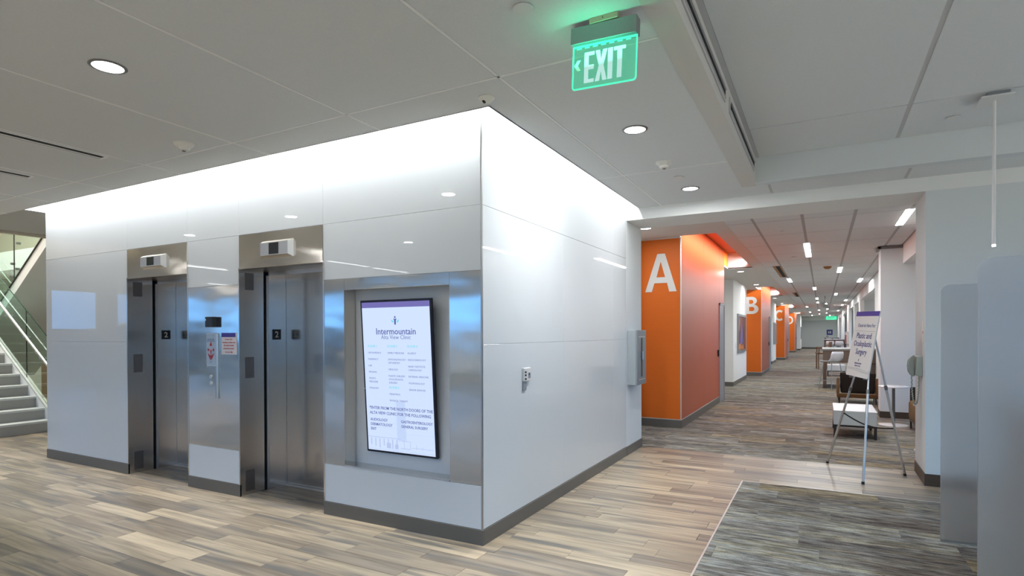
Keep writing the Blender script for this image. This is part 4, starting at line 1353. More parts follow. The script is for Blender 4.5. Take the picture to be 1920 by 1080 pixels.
piers = ((17.45, 20.7, xray(1399.5, 20.7)), (31.0, 33.6, xray(1455, 33.6)), (45.0, 47.6, xray(1479.5, 47.6)), (56.0, 60.0, xray(1503, 60.0)))
for k, (y0, y1, xp) in enumerate(piers):
    mb = MB(); mb.box(CL, xp, y0, y1, 0, ZC); struct('wall_pier_%s' % ('near', 'middle', 'far', 'last')[k], mb, M['paint_bright'])
    mb = MB(); mb.box(CL, xp + 0.01, y0 - 0.01, y0, 0, 0.12); mb.box(xp, xp + 0.01, y0, y1, 0, 0.12); struct('baseboard_pier', mb, M['base'])


def picture(xp, y0, y1, z0, z1, lab, m):
    t = thing('framed_picture', lab, 'picture', (xp, (y0 + y1) / 2, (z0 + z1) / 2))
    a, c = (y1 - y0) / 2, (z1 - z0) / 2
    b = MB()
    w_ = 0.07
    b.box(0, 0.045, -a, a, -c, -c + w_); b.box(0, 0.045, -a, a, c - w_, c); b.box(0, 0.045, -a, -a + w_, -c + w_, c - w_); b.box(0, 0.045, a - w_, a, -c + w_, c - w_)
    b.build('frame', M['housing'], t)
    b = MB(); b.box(0.004, 0.02, -a + w_, a - w_, -c + w_, c - w_); b.build('canvas', m, t)
    return t
pm1 = None and picture_mat('abstract_red_blue', ((0.05, 0.05, 0.35), (0.10, 0.18, 0.62), (0.30, 0.03, 0.02), (0.14, 0.02, 0.02), (0.62, 0.20, 0.03)), 1.3)
pm2 = picture_mat('abstract_grey', ((0.12, 0.10, 0.11), (0.30, 0.22, 0.20), (0.22, 0.24, 0.30), (0.40, 0.34, 0.30)), 4.1)
M['art_red'] = mat('art_dark_red', (0.16, 0.03, 0.022), 0.35, var=(2.5, 0.6))
pc = picture(piers[0][2], 18.25, 20.25, 0.93, 2.10, 'framed red and blue abstract picture on the nearest white pier', M['art_red'])
for nm, cl, pl in (('blue_shape', (0.07, 0.12, 0.50), [(-0.35, -0.30), (-0.05, -0.36), (0.25, -0.28), (0.18, 0.05), (0.02, 0.32), (-0.15, 0.10)]),
                   ('orange_shape', (0.62, 0.20, 0.03), [(-0.90, -0.50), (0.60, -0.50), (0.40, -0.34), (0.0, -0.40), (-0.40, -0.30), (-0.85, -0.36)]),
                   ('pale_shape', (0.42, 0.22, 0.16), [(-0.75, 0.10), (-0.55, 0.06), (-0.45, 0.40), (-0.62, 0.48)])):
    b = MB(); b.prism(pl, 0.0205, 'x', 0.022); b.build(nm, mat('art_' + nm, cl, 0.35, var=(3.0, 0.4)), pc)
picture(piers[1][2], 31.6, 33.4, 0.95, 2.05, 'framed grey and brown picture on the second white pier', pm2)
picture(piers[2][2], 45.4, 47.2, 0.95, 2.05, 'distant framed picture on the third white pier', pm2)
picture(piers[3][2], 57.0, 59.0, 0.95, 2.05, 'farthest framed picture near the end wall', pm2)
t = thing('picture_tag', 'tiny white caption tag beside the nearest framed picture', 'tag', (piers[0][2], 18.0, 1.15))
b = MB(); b.box(0, 0.006, -0.08, 0.08, -0.07, 0.07); b.build('plate', M['white'], t)

# corridor downlights in the gypsum border
for i, (x, y) in enumerate(((-2.28, 8.35), (-1.8, 15.4), (-1.85, 19.8), (-1.85, 28.0), (-1.85, 33.2))):
    downlight(x, y, ZC - 0.004, ('round recessed light in front of the letter A wall', 'round recessed light just beyond the first orange cove',
              'round recessed light in front of the letter B wall', 'round recessed light just beyond the second orange cove', 'round recessed light in front of the letter C wall')[i], pw=9)

# linear lights
lin = [(0.97, 8.68, 1.22, 'nearest linear ceiling light, by the right wall of the corridor'),
       (-0.24, 11.12, 2.0, 'linear ceiling light nearest the middle of the corridor'),
       (0.375, 15.6, 1.3, 'linear corridor light right of the ceiling smoke detector'),
       (-0.845, 18.1, 1.3, 'linear corridor light touching the near ceiling vent'),
       (0.975, 19.1, 1.3, 'linear corridor light casting a glow on the right wall'),
       (-0.235, 22.0, 1.3, 'linear corridor light level with the letter B wall'),
       (0.48, 25.8, 1.3, 'linear corridor light right of the hanging mirror'),
       (-0.21, 28.7, 1.3, 'linear corridor light left of the hanging mirror, nearer of two'),
       (-0.20, 32.6, 1.3, 'linear corridor light left of the hanging mirror, farther of two'),
       (0.985, 31.0, 1.3, 'linear light by the right wall beyond the hanging mirror'),
       (0.985, 36.2, 1.3, 'linear light by the right wall, second beyond the hanging mirror'),
       (-0.80, 37.8, 1.3, 'linear light beside the far ceiling vent')]
far_lin = [(0.3, 42.0), (-0.2, 44.0), (0.98, 45.5), (-0.8, 48.0), (0.3, 50.5), (-0.2, 53.0), (-0.8, 57.0), (0.6, 58.0)]
allL = lin + [(x, y, 1.3, 'tiny far linear light at the end of the corridor ceiling') for x, y in far_lin]
for i, (x, y, L_, lab) in enumerate(allL):
    t = thing('linear_light', lab, 'ceiling light', (x, y, ZC), 0, 'linear lights at the far end of the corridor' if i >= len(lin) else None)
    b = MB(); b.box(-0.055, 0.055, -0.005, L_ + 0.005, -0.003, 0.0); b.build('trim', M['tee'], t)
    b = MB(); b.box(-0.046, 0.046, 0.004, L_ - 0.004, -0.007, -0.003); b.build('lens', M['lens_hot'], t)
    l = bpy.data.lights.new('linear_lamp', 'AREA'); l.shape = 'RECTANGLE'; l.size = 0.09; l.size_y = L_; l.energy = 17 * L_; l.color = COOL
    o = bpy.data.objects.new('linear_lamp', l); COL.objects.link(o); o.parent = t; o.location = (0, L_ / 2, -0.015)

for (y0, y1, lab) in ((14.6, 17.6, 'dark ceiling slot vent nearest in the corridor'), (24.6, 27.4, 'dark ceiling slot vent farther down the corridor')):
    t = thing('ceiling_vent', lab, 'air vent', (-0.845 - 0.09, y0, ZC))
    b = MB(); b.box(-0.085, 0.085, 0, y1 - y0, -0.004, 0); b.build('frame', M['wood_tan'], t)
    b = MB(); b.box(-0.02, 0.055, 0.03, y1 - y0 - 0.03, -0.006, -0.004); b.build('slot', M['blackgap'], t)
t = thing('smoke_detector', 'dark round detector on the corridor ceiling', 'smoke detector', (0.11, 15.3, ZC))
b = MB(); b.lathe((0, 0, 0), [(0.09, 0), (0.09, -0.02), (0.06, -0.05), (0.03, -0.06)], 20); b.build('body', M['wood_tan'], t, smooth=True)
cover_disk(-0.53, 9.61, ZC, 'round sprinkler cover on the corridor ceiling', 0.045)
cover_disk(-0.5, 13.0, ZC, 'pale sprinkler cover beyond the corridor smoke detector side', 0.06)
t = thing('security_mirror', 'small round mirror dome hanging from the corridor ceiling', 'mirror', (0.1, 27.5, ZC))
b = MB(); b.cyl((0, 0, 0), (0, 0, -0.30), 0.02, n=10); b.build('stem', M['lamp_trim'], t)
b = MB(); b.lathe((0, 0, 0), [(0.01, -0.22), (0.16, -0.30), (0.18, -0.36), (0.12, -0.46), (0.02, -0.50)], 20); b.build('dome', M['alu'], t, smooth=True)
t = thing('far_exit_sign', 'tiny green exit sign above the far corridor wall', 'exit sign', (0.75, YE - 0.27, 2.93))
b = MB(); b.box(-0.42, 0.42, -0.03, 0.0, -0.16, 0.14); b.build('housing', M['exit_far'], t)
ms = []; text_mesh(ms, 'EXIT', 0.26, MAT_FRONT, (0, -0.032, -0.09), 'CENTER', 0.006); join_meshes(ms, 'lettering', M['letter'], t)
t = thing('wall_sign', 'small blue square sign on the far wall', 'sign', (0.62, YE, 1.56))
b = MB(); b.box(-0.25, 0.25, -0.02, 0, -0.25, 0.25); b.build('plate', M['blue'], t)
b = MB(); b.box(-0.12, -0.02, -0.024, -0.02, -0.10, 0.10); b.box(0.03, 0.13, -0.024, -0.02, -0.12, 0.12); b.build('pictogram', M['letter'], t)
t = thing('wall_sign', 'small dark round plate below the blue far wall sign', 'sign', (0.42, YE, 1.10))
b = MB(); b.cyl((0, -0.02, 0), (0, 0, 0), 0.14, n=20); b.build('plate', M['housing'], t)

# right wall of the corridor with alcoves
ZA = 2.74
mb = MB()
mb.box(CR, CR + 0.12, YH1, 12.19, ZA, ZC + 0.02)
solid = [(12.63, 18.3), (25.0, 26.1), (29.5, 30.4), (35.2, 38.4), (46.0, 50.0), (56.0, YE)]
for a, c in solid: mb.box(CR, CR + 0.12, a, c, 0, ZA)
mb.box(CR, CR + 0.12, 12.63, YE, ZA, ZC + 0.02)
struct('wall_corridor_right', mb, M['paint_bright'])
mb = MB(); mb.box(0.92, 3.6, 12.19, 12.63, 0, ZC); struct('wall_column', mb, M['paint'])
mb = MB(); mb.box(0.91, 3.6, 12.18, 12.19, 0, 0.115); mb.box(0.91, 0.92, 12.19, 12.63, 0, 0.115); struct('baseboard_column', mb, M['base_brown'])
mb = MB(); mb.box(0.88, CR, 12.15, 12.19, ZC - 0.05, ZC - 0.01); mb.box(0.88, 0.92, 12.15, 12.66, ZC - 0.05, ZC - 0.01); struct('trim_9', mb, M['lamp_trim'])  # dark strip drawn for the shade of the gap round the column top
mb = MB(); mb.box(CR + 0.12, 3.6, YH1, YE, ZA, ZA + 0.1); struct('ceiling_alcove', mb, M['tile'])
for a, c in solid[1:]:
    mb = MB(); mb.box(CR + 0.12, 3.6, (a + c) / 2 - 0.2, (a + c) / 2 + 0.2, 0, ZA); struct('wall_divider', mb, M['paint'])
mb = MB(); mb.box(CR + 0.12, 3.6, 18.0, 18.3, 0, ZA); struct('wall_divider', mb, M['paint'])
# outer wall with daylight windows
mb = MB()
ywin = [(8.4, 11.6), (19.0, 24.4), (26.6, 29.2), (31.2, 34.6), (39.0, 45.4), (50.6, 55.4)]
prev = YH1
for i, (a, c) in enumerate(ywin):
    mb.box(3.6, 3.75, prev, a, 0, ZA); mb.box(3.6, 3.75, a, c, 0, 0.75); mb.box(3.6, 3.75, a, c, 2.5, ZA); prev = c
mb.box(3.6, 3.75, prev, YE, 0, ZA)
struct('wall_outer', mb, M['paint'])
for i, (a, c) in enumerate(ywin):
    wn = struct('window_%d' % (i + 1))
    b = MB(); b.box(3.64, 3.70, a, c, 0.75, 0.80); b.box(3.64, 3.70, a, c, 2.45, 2.5)
    n = max(1, int((c - a) / 1.2))
    for k in range(n + 1):
        yy = a + (c - a) * k / n; b.box(3.64, 3.70, max(a, yy - 0.03), min(c, yy + 0.03), 0.80, 2.45)
    b.build('window_frame', M['alu'], wn)
t = thing('brochure_rack', 'small brochure display on the right corridor wall beyond the easel sign', 'brochure rack', (CR - 0.002, 36.7, 0.95))
b = MB(); b.box(-0.10, 0, -0.9, 0.9, -0.03, 0.62); b.build('rack', M['white'], t)
for i, cl in enumerate(('red', 'wood_tan', 'navy')):
    b = MB(); b.box(-0.13, -0.10, -0.8 + i * 0.55, -0.35 + i * 0.55, 0.02, 0.45); b.build('leaflet', M[cl], t)
t = thing('wall_chime', 'small white hooked device on the corridor wall beside the sign top', 'wall device', (CR, 16.0, 2.15))
b = MB(); b.box(-0.05, 0, -0.10, 0.10, -0.10, 0.10); b.build('case', M['white'], t, bevel=0.01)
b = MB(); b.cyl((-0.06, 0.02, -0.04), (-0.05, 0.02, -0.04), 0.05, n=14); b.build('speaker', M['grey'], t)

# ================================================================== EASEL AND SIGN
FL, FC, FR = Vector((0.053, 7.662, 0)), Vector((0.362, 6.748, 0)), Vector((0.778, 7.359, 0))
AP = Vector((0.466, 7.26, 1.645))
t = thing('display_easel', 'silver tripod easel standing on the wood floor edge', 'easel', (0.40, 7.25, 0))
O = Vector((0.40, 7.25, 0))
nrm = (FC - FL).cross(AP - FL).normalized()
if nrm.x > 0: nrm = -nrm
for P0 in (FL, FC, FR):
    b = MB(O)
    d = (AP - P0).normalized()
    b.cyl(P0 + d * 0.02, P0 + d * 0.95, 0.0125, n=12); b.cyl(P0 + d * 0.93, AP, 0.0095, n=12)
    lg = b.build('leg', M['alu'], t, smooth=True)
    b = MB(O); b.cyl(P0, P0 + d * 0.025, 0.015, n=12); b.build('rubber_foot', M['black'], lg, smooth=True)
    b = MB(O); b.cyl(P0 + d * 0.93, P0 + d * 0.975, 0.0155, n=12); b.build('collar', M['lamp_trim'], lg, smooth=True)
b = MB(O); b.cyl(AP - Vector((0, 0, 0.05)), AP + Vector((0, 0, 0.03)), 0.022, n=14); b.build('top_hub', M['lamp_trim'], t, smooth=True)
def onleg(P0, z):
    return P0 + (AP - P0) * (z / AP.z)
for P0 in (FL, FC):
    q = onleg(P0, 1.03)
    b = MB(O); b.cyl(q, q + nrm * 0.05, 0.007, n=10); b.build('peg', M['lamp_trim'], t, smooth=True)
b = MB(O); q0, q1, q2 = onleg(FL, 0.62), onleg(FC, 0.60), onleg(FR, 0.50)
pts = [q0 + (q2 - q0) * (i / 10) - Vector((0, 0, 0.10 * math.sin(PI * i / 10) ** 1.0 * 0.6)) for i in range(11)]
b.tube(pts, 0.008, 6); b.build('tie_strap', M['fabric_dark'], t, smooth=True)
# sign board: corners measured on the leg plane
S = [Vector((0.268, 7.543, 1.052)), Vector((0.442, 7.021, 1.030)), Vector((0.549, 7.062, 1.751)), Vector((0.364, 7.604, 1.754))]
ux = ((S[1] - S[0]) + (S[2] - S[3])) / 2
W_ = ux.length; ux.normalize()
uz = ((S[3] - S[0]) + (S[2] - S[1])) / 2
uz = uz - ux * uz.dot(ux); H_ = uz.length; uz.normalize()
un = ux.cross(uz)      # faces the reader
org = (S[0] + S[1] + S[2] + S[3]) / 4 + un * 0.026 - uz * (H_ / 2)
sg = thing('poster_board', 'white clinic check-in poster board leaning on the silver easel', 'sign', org)
sg.rotation_mode = 'QUATERNION'
sg.rotation_quaternion = Matrix((ux, uz, un)).transposed().to_quaternion()
# local frame: x right, y up, z out of the board
def rounded(w_, h_, r):
    pl = []
    for cx, cy, a0 in ((w_ / 2 - r, r, -90), (w_ / 2 - r, h_ - r, 0), (-w_ / 2 + r, h_ - r, 90), (-w_ / 2 + r, r, 180)):
        for k in range(5):
            a = math.radians(a0 + 22.5 * k); pl.append((cx + r * math.cos(a), cy + r * math.sin(a)))
    return pl
b = MB(); b.prism(rounded(W_, H_, 0.02), -0.012, 'z', 0.0); b.build('board', M['board'], sg)
b = MB(); b.box(-W_ / 2, W_ / 2, H_ - 0.052, H_, -0.0005, 0.001); b.build('blue_band', M['blue'], sg)
I3 = Matrix.Identity(3)
ms = []
text_mesh(ms, 'Check-In Here For:', 0.054, I3, (0.03, H_ - 0.172, 0.0012), 'CENTER', 0.0)
for i, s in enumerate(('Plastic and', 'Oculoplastic', 'Surgery')):
    text_mesh(ms, s, 0.088, I3, (0.012, H_ - 0.296 - i * 0.088, 0.0012), 'CENTER', 0.0006)
text_mesh(ms, 'Intermountain', 0.030, I3, (-0.015, 0.140, 0.0012), 'CENTER', 0.0)
text_mesh(ms, 'Alta View Clinic', 0.022, I3, (-0.015, 0.113, 0.0012), 'CENTER')
shape_mesh(ms, [[(0, 0.010), (0.010, 0.020), (0.006, 0.008), (0.004, -0.008), (-0.004, -0.008), (-0.006, 0.008), (-0.010, 0.020)]], I3, (-0.015, 0.178, 0.0012), 0.0004)
split_meshes(ms, 'text_line', M['navy'], sg)
b = MB(); b.box(-W_ * 0.42, W_ * 0.46, H_ - 0.218, H_ - 0.2155, 0, 0.0012)
for ph, am in ((0.0, 0.018), (0.9, 0.022), (1.9, 0.015)):
    pts = [(-W_ * 0.47 + W_ * 0.94 * i / 24, 0.072 + am * math.sin(ph + 3.4 * i / 24), 0.001) for i in range(25)]
    b.tube(pts, 0.0012, 4)
b.build('wave_lines', M['greyline'], sg)

# ================================================================== FURNITURE
# white cube coffee table
def cube_table(loc, w_, d_, lab, rz=0.0, ztop=0.40):
    t = thing('coffee_table', lab, 'coffee table', loc, rz)
    b = MB(); b.box(-w_ / 2, w_ / 2, -d_ / 2, d_ / 2, 0.19, ztop - 0.02); b.build('body', M['box_side'], t, bevel=0.004)
    b = MB(); b.box(-w_ / 2 - 0.002, w_ / 2 + 0.002, -d_ / 2 - 0.002, d_ / 2 + 0.002, ztop - 0.02, ztop); b.build('top', M['white_lam'], t, bevel=0.004)
    b = MB(); b.box(-w_ / 2, w_ / 2, -d_ / 2, -d_ / 2 + 0.03, 0.165, 0.19); b.box(-w_ / 2, w_ / 2, d_ / 2 - 0.03, d_ / 2, 0.165, 0.19); b.box(-w_ / 2, -w_ / 2 + 0.03, -d_ / 2 + .03, d_ / 2 - .03, 0.165, 0.19); b.box(w_ / 2 - 0.03, w_ / 2, -d_ / 2 + .03, d_ / 2 - .03, 0.165, 0.19)
    b.build('base_frame', M['frame_dark'], t)
    for sx in (-1, 1):
        for sy in (-1, 1):
            x, y = sx * (w_ / 2 - 0.018), sy * (d_ / 2 - 0.018)
            b = MB(); b.box(x - 0.018, x + 0.018, y - 0.018, y + 0.018, 0, 0.165); b.build('leg', M['frame_dark'], t)
    return t
ct = cube_table((0.415, 10.06, 0), 0.535, 0.98, 'white block coffee table on dark legs behind the easel')
cube_table((0.43, 23.3, 0), 0.54, 0.54, 'distant white block table beneath the tall counter table')

# lounge chair seen from behind
t = thing('lounge_chair', 'dark upholstered lounge chair with tan frame seen from behind', 'chair', (0.665, 14.35, 0))
b = MB()
prof = [(-0.36, 0.20), (-0.36, 0.26)]
b.hexa([(-0.31, -0.02, 0.22), (0.31, -0.02, 0.22), (0.31, 0.10, 0.22), (-0.31, 0.10, 0.22)], [(-0.33, -0.16, 0.66), (0.33, -0.16, 0.66), (0.33, -0.05, 0.68), (-0.33, -0.05, 0.68)])
b.build('backrest', M['fabric_dark'], t, bevel=0.03, seg=3, smooth=True)
b = MB(); b.box(-0.31, 0.31, 0.02, 0.60, 0.26, 0.42); b.build('seat', M['fabric_dark'], t, bevel=0.035, seg=3, smooth=True)
for s in (-1, 1):
    b = MB(); x0, x1 = sorted((s * 0.335, s * 0.385))
    b.prism([(-0.08, 0.12), (0.58, 0.16), (0.62, 0.50), (0.05, 0.53), (-0.13, 0.56), (-0.12, 0.30)], x0, 'x', x1); b.build('arm', M['chair_wood'], t, bevel=0.012, seg=2, smooth=True)
b = MB(); b.hexa([(-0.37, -0.10, 0.13), (0.37, -0.10, 0.13), (0.37, 0.0, 0.12), (-0.37, 0.0, 0.12)], [(-0.37, -0.14, 0.22), (0.37, -0.14, 0.22), (0.33, -0.04, 0.22), (-0.33, -0.04, 0.22)]); b.build('rear_rail', M['chair_wood'], t, bevel=0.01)
for sx in (-1, 1):
    for y in (-0.06, 0.52):
        b = MB(); b.cyl((sx * 0.34, y, 0), (sx * 0.33, y + 0.01, 0.16), 0.012, 0.018, 10); b.build('leg', M['frame_dark'], t, smooth=True)


def round_table(loc, r, h_, lab):
    t = thing('side_table', lab, 'side table', loc)
    b = MB(); b.lathe((0, 0, 0), [(r - 0.01, h_ - 0.022), (r, h_ - 0.018), (r, h_ - 0.003), (r - 0.004, h_)], 40); b.build('top', M['white_lam'], t, smooth=True)
    b = MB(); b.cyl((0, 0, 0.012), (0, 0, h_ - 0.02), 0.022, n=18); b.build('stem', M['lamp_trim'], t, smooth=True)
    b = MB(); b.lathe((0, 0, 0), [(r * 0.98, 0.0), (r * 0.98, 0.006), (r * 0.6, 0.010), (0.03, 0.014)], 40); b.build('foot_disk', M['white_lam'], t, smooth=True)
    return t
round_table((1.035, 11.30, 0), 0.215, 0.645, 'round white pedestal side table before the white column')
round_table((1.26, 9.0, 0), 0.22, 0.60, 'round white pedestal side table mostly hidden by the pillar')

t = thing('sofa', 'mustard sofa with dark brown back beyond the pillar phone', 'sofa', (1.20, 10.05, 0))
b = MB(); b.box(0, 0.70, -0.85, 0.93, 0.16, 0.46); b.build('seat', M['mustard'], t, bevel=0.05, seg=3, smooth=True)
b = MB(); b.box(0.03, 0.72, 0.93, 1.03, 0.20, 0.66); b.build('arm', M['fabric_dark'], t, bevel=0.03, seg=3, smooth=True)
b = MB(); b.box(0.70, 0.86, -0.85, 1.03, 0.20, 0.78); b.build('backrest', M['fabric_dark'], t, bevel=0.03, seg=3, smooth=True)
b = MB(); b.box(0.02, 0.84, -0.83, 1.01, 0.135, 0.165); b.build('frame', M['frame_dark'], t)
for x, y in ((0.04, 0.96), (0.80, 0.96), (0.04, -0.78), (0.80, -0.78)):
    b = MB(); b.cyl((x, y, 0), (x, y, 0.14), 0.011, 0.016, 10); b.build('leg', M['frame_dark'], t, smooth=True)


def counter_table(x0, x1, y0, y1, lab, ztop=1.09):
    t = thing('counter_table', lab, 'counter table', (x0, y0, 0))
    L_, D_ = x1 - x0, y1 - y0
    b = MB(); b.box(-0.02, L_, -0.03, D_, ztop - 0.045, ztop); b.build('top', M['top_grey'], t, bevel=0.004)
    b = MB(); b.box(0.0, 0.085, 0, D_, 0, ztop - 0.045); b.build('end_panel', M['wood_dark'], t)
    b = MB(); b.box(0.085, L_, 0.0, 0.04, ztop - 0.38, ztop - 0.045); b.build('apron', M['wood_dark'], t)
    b = MB(); b.box(L_ - 0.085, L_ - 0.01, 0.04, D_, 0, ztop - 0.045); b.build('end_panel', M['wood_dark'], t)
    return t
counter_table(0.02, CR - 0.005, 17.95, 19.4, 'dark wood counter height table nearest the lounge chair')
counter_table(0.10, CR - 0.01, 39.2, 40.8, 'dark wood counter table behind two white stools', 1.13)
counter_table(0.15, CR - 0.01, 55.0, 57.0, 'farthest dark counter table near the end wall', 1.12)


def bar_stool(loc, rz, lab):
    """shell stool; local +y is the way the sitter looks"""
    t = thing('bar_stool', lab, 'bar stool', loc, rz)
    # shell: profile swept across the width
    prof = [(0.22, 0.735), (0.18, 0.750), (0.05, 0.742), (-0.10, 0.745), (-0.18, 0.775), (-0.215, 0.86), (-0.235, 0.96), (-0.245, 1.03)]
    vs = []; fs = []
    n = 9
    for k, (y, z) in enumerate(prof):
        hw = 0.215 - (0.03 if k == 0 else 0) - (0.03 if k >= len(prof) - 1 else 0)
        for i in range(n):
            u = -1 + 2 * i / (n - 1)
            up = 0.035 * abs(u) ** 3 if k < 5 else 0.0
            fw_ = 0.05 * abs(u) ** 2.5 if k >= 4 else 0.0
            vs.append((u * hw, y + fw_, z + up))
    for k in range(len(prof) - 1):
        for i in range(n - 1):
            fs.append((k * n + i, k * n + i + 1, (k + 1) * n + i + 1, (k + 1) * n + i))
    b = MB(); b.add(vs, fs)
    sh = b.build('shell_seat', M['shell'], t, smooth=True)
    md = sh.modifiers.new('thick', 'SOLIDIFY'); md.thickness = 0.012
    feet = [(sx * 0.22, sy * 0.21) for sx in (-1, 1) for sy in (-1, 1)]
    for x, y in feet:
        b = MB(); b.cyl((x, y, 0), (x * 0.62, y * 0.62, 0.735), 0.010, 0.011, 10); b.build('leg', M['housing'], t, smooth=True)
    b = MB()
    zf = 0.26; k_ = 1 - 0.38 * zf / 0.735
    ring = [(-0.22, -0.21), (0.22, -0.21), (0.22, 0.21), (-0.22, 0.21)]
    for i in range(4):
        p, q = ring[i], ring[(i + 1) % 4]
        b.cyl((p[0] * k_, p[1] * k_, zf), (q[0] * k_, q[1] * k_, zf), 0.007, n=8)
    b.build('foot_ring', M['housing'], t, smooth=True)
    return t
st = bar_stool((0.22, 17.45, 0), math.radians(46), 'white shell bar stool at the nearest dark counter table')
dup(st, (0.38, 38.8, 0.0), math.radians(8), 'white shell bar stool, left of the pair at the second counter table')
dup(st, (0.90, 38.8, 0.0), math.radians(-5), 'white shell bar stool, right of the pair at the second counter table')
dup(st, (0.48, 54.6, 0.0), math.radians(4), 'tiny white stool back at left of the farthest counter table')
dup(st, (1.00, 54.6, 0.0), math.radians(-4), 'tiny white stool back at right of the farthest counter table')

t = thing('wooden_armchair', 'tan wooden high armchair left of the counter tables', 'chair', (0.02, 27.5, 0), math.radians(100))
b = MB(); b.box(-0.24, 0.24, -0.22, 0.24, 0.62, 0.70); b.build('seat', M['chair_wood'], t, bevel=0.01)
b = MB(); b.hexa([(-0.23, -0.24, 0.70), (0.23, -0.24, 0.70), (0.23, -0.20, 0.70), (-0.23, -0.20, 0.70)], [(-0.23, -0.32, 1.15), (0.23, -0.32, 1.15), (0.23, -0.28, 1.15), (-0.23, -0.28, 1.15)]); b.build('backrest', M['chair_wood'], t, bevel=0.008)
for s in (-1, 1):
    b = MB(); x0, x1 = sorted((s * 0.22, s * 0.26)); b.box(x0, x1, -0.22, 0.22, 0.88, 0.92); b.box(x0, x1, 0.16, 0.20, 0.7, 0.88); b.build('arm', M['chair_wood'], t, bevel=0.006)
    for y in (-0.20, 0.20):
        b = MB(); b.box(s * 0.22 - 0.02, s * 0.22 + 0.02, y - 0.02, y + 0.02, 0, 0.62); b.build('leg', M['chair_wood'], t)

# ================================================================== FROSTED PRIVACY SCREENS AND DESK
def privacy(x0, x1, y, h_, lab):
    t = thing('privacy_screen', lab, 'privacy screen', (x0, y, 0))
    w_ = x1 - x0
    r = 0.05
    pl = [(w_, 0.012), (w_, h_)] + [(r + r * math.cos(math.radians(a)), h_ - r + r * math.sin(math.radians(a))) for a in range(90, 181, 15)] + [(0, 0.012)]
    b = MB(); b.prism(pl, 0, 'y', 0.014); b.build('frosted_panel', M['frosted'], t)
    b = MB(); b.box(0.0, w_, -0.002, 0.016, 0, 0.012); b.build('bottom_channel', M['alu'], t)
    return t
privacy(0.762, 1.9, 5.165, 1.873, 'frosted privacy screen farther back, next to the pillar')
privacy(0.640, 1.9, 3.38, 1.873, 'nearest frosted privacy screen at the picture edge')
t = thing('reception_desk', 'brown reception desk dimly seen behind the frosted screens', 'desk', (1.02, 3.72, 0))
b = MB(); b.box(0, 0.6, 0, 1.0, 0.08, 1.02); b.build('cabinet', M['wood_dark'], t)
b = MB(); b.box(-0.04, 0.64, -0.03, 1.03, 1.02, 1.06); b.build('worktop', M['wood_dark'], t, bevel=0.004)
b = MB(); b.box(0.05, 0.6, 0.03, 0.97, 0, 0.08); b.build('plinth', M['frame_dark'], t)

# ================================================================== STAIRS
SY = 4.56        # right side (far side) of the steps
SXF = -10.79     # first riser
RISE, RUN = 0.1735, 0.279
stt = thing('staircase', 'grey carpeted staircase with glass balustrade left of the elevators', 'staircase', (SXF, SY, 0))
for k in range(17):
    x1 = SXF - RUN * k
    b = MB((SXF, SY, 0)); b.box(x1 - RUN, x1, 2.4, SY, 0 if k < 9 else RISE * (k - 1), RISE * (k + 1) - 0.03)
    o = b.build('step', M['concrete_step'], stt)
    b = MB((SXF, SY, 0)); b.box(x1 - RUN - 0.0, x1 + 0.006, 2.4, SY, RISE * (k + 1) - 0.03, RISE * (k + 1)); b.build('tread', M['tread'], o)
def sl(x): return (SXF - x) * RISE / RUN
def slope_plate(x0, x1, y0, y1, d0, d1):
    """plate following the pitch; heights d0..d1 above the nosing line"""
    b = MB((SXF, SY, 0))
    q = [(x0, sl(x0) + d0), (x1, sl(x1) + d0), (x1, sl(x1) + d1), (x0, sl(x0) + d1)]
    b.prism(q, y0, 'y', y1)
    return b
slope_plate(-15.5, SXF + 0.12, SY, SY + 0.03, -0.30, 0.20).build('stringer', M['paint_bright'], stt)
slope_plate(-15.5, SXF + 0.12, SY - 0.002, SY + 0.032, 0.20, 0.225).build('stringer_cap', M['edge'], stt)
for x0, x1 in ((-15.4, -13.35), (-13.34, -11.77), (-11.76, SXF + 0.15)):
    slope_plate(x0, x1, SY + 0.036, SY + 0.048, -0.1, 1.33).build('glass_panel', M['stair_glass'], stt)
slope_plate(-15.4, SXF + 0.15, SY + 0.036, SY + 0.048, 1.33, 1.336).build('glass_edge', mat('glass_edge_green', (0.03, 0.07, 0.05), 0.2), stt)
b = MB((SXF, SY, 0)); b.box(-11.768, -11.762, SY + 0.034, SY + 0.050, sl(-11.765) + 0.2, sl(-11.765) + 1.33); b.build('glass_joint', M['frame_dark'], stt)
b = MB((SXF, SY, 0)); hx0, hx1 = -15.4, SXF + 0.2
b.cyl((hx0, SY - 0.03, sl(hx0) + 0.99), (hx1, SY - 0.03, sl(hx1) + 0.99), 0.024, n=14); b.build('handrail', M['alu'], stt, smooth=True)
for x in (-11.15, -11.70, -12.3):
    b = MB((SXF, SY, 0)); b.cyl((x, SY - 0.03, sl(x) + 0.97), (x, SY - 0.03, sl(x) + 0.92), 0.008, n=8); b.cyl((x, SY - 0.03, sl(x) + 0.92), (x, SY + 0.06, sl(x) + 0.92), 0.008, n=8)
    b.cyl((x, SY + 0.048, sl(x) + 0.92), (x, SY + 0.062, sl(x) + 0.92), 0.025, n=12)
    b.build('rail_bracket', M['alu'], stt, smooth=True)

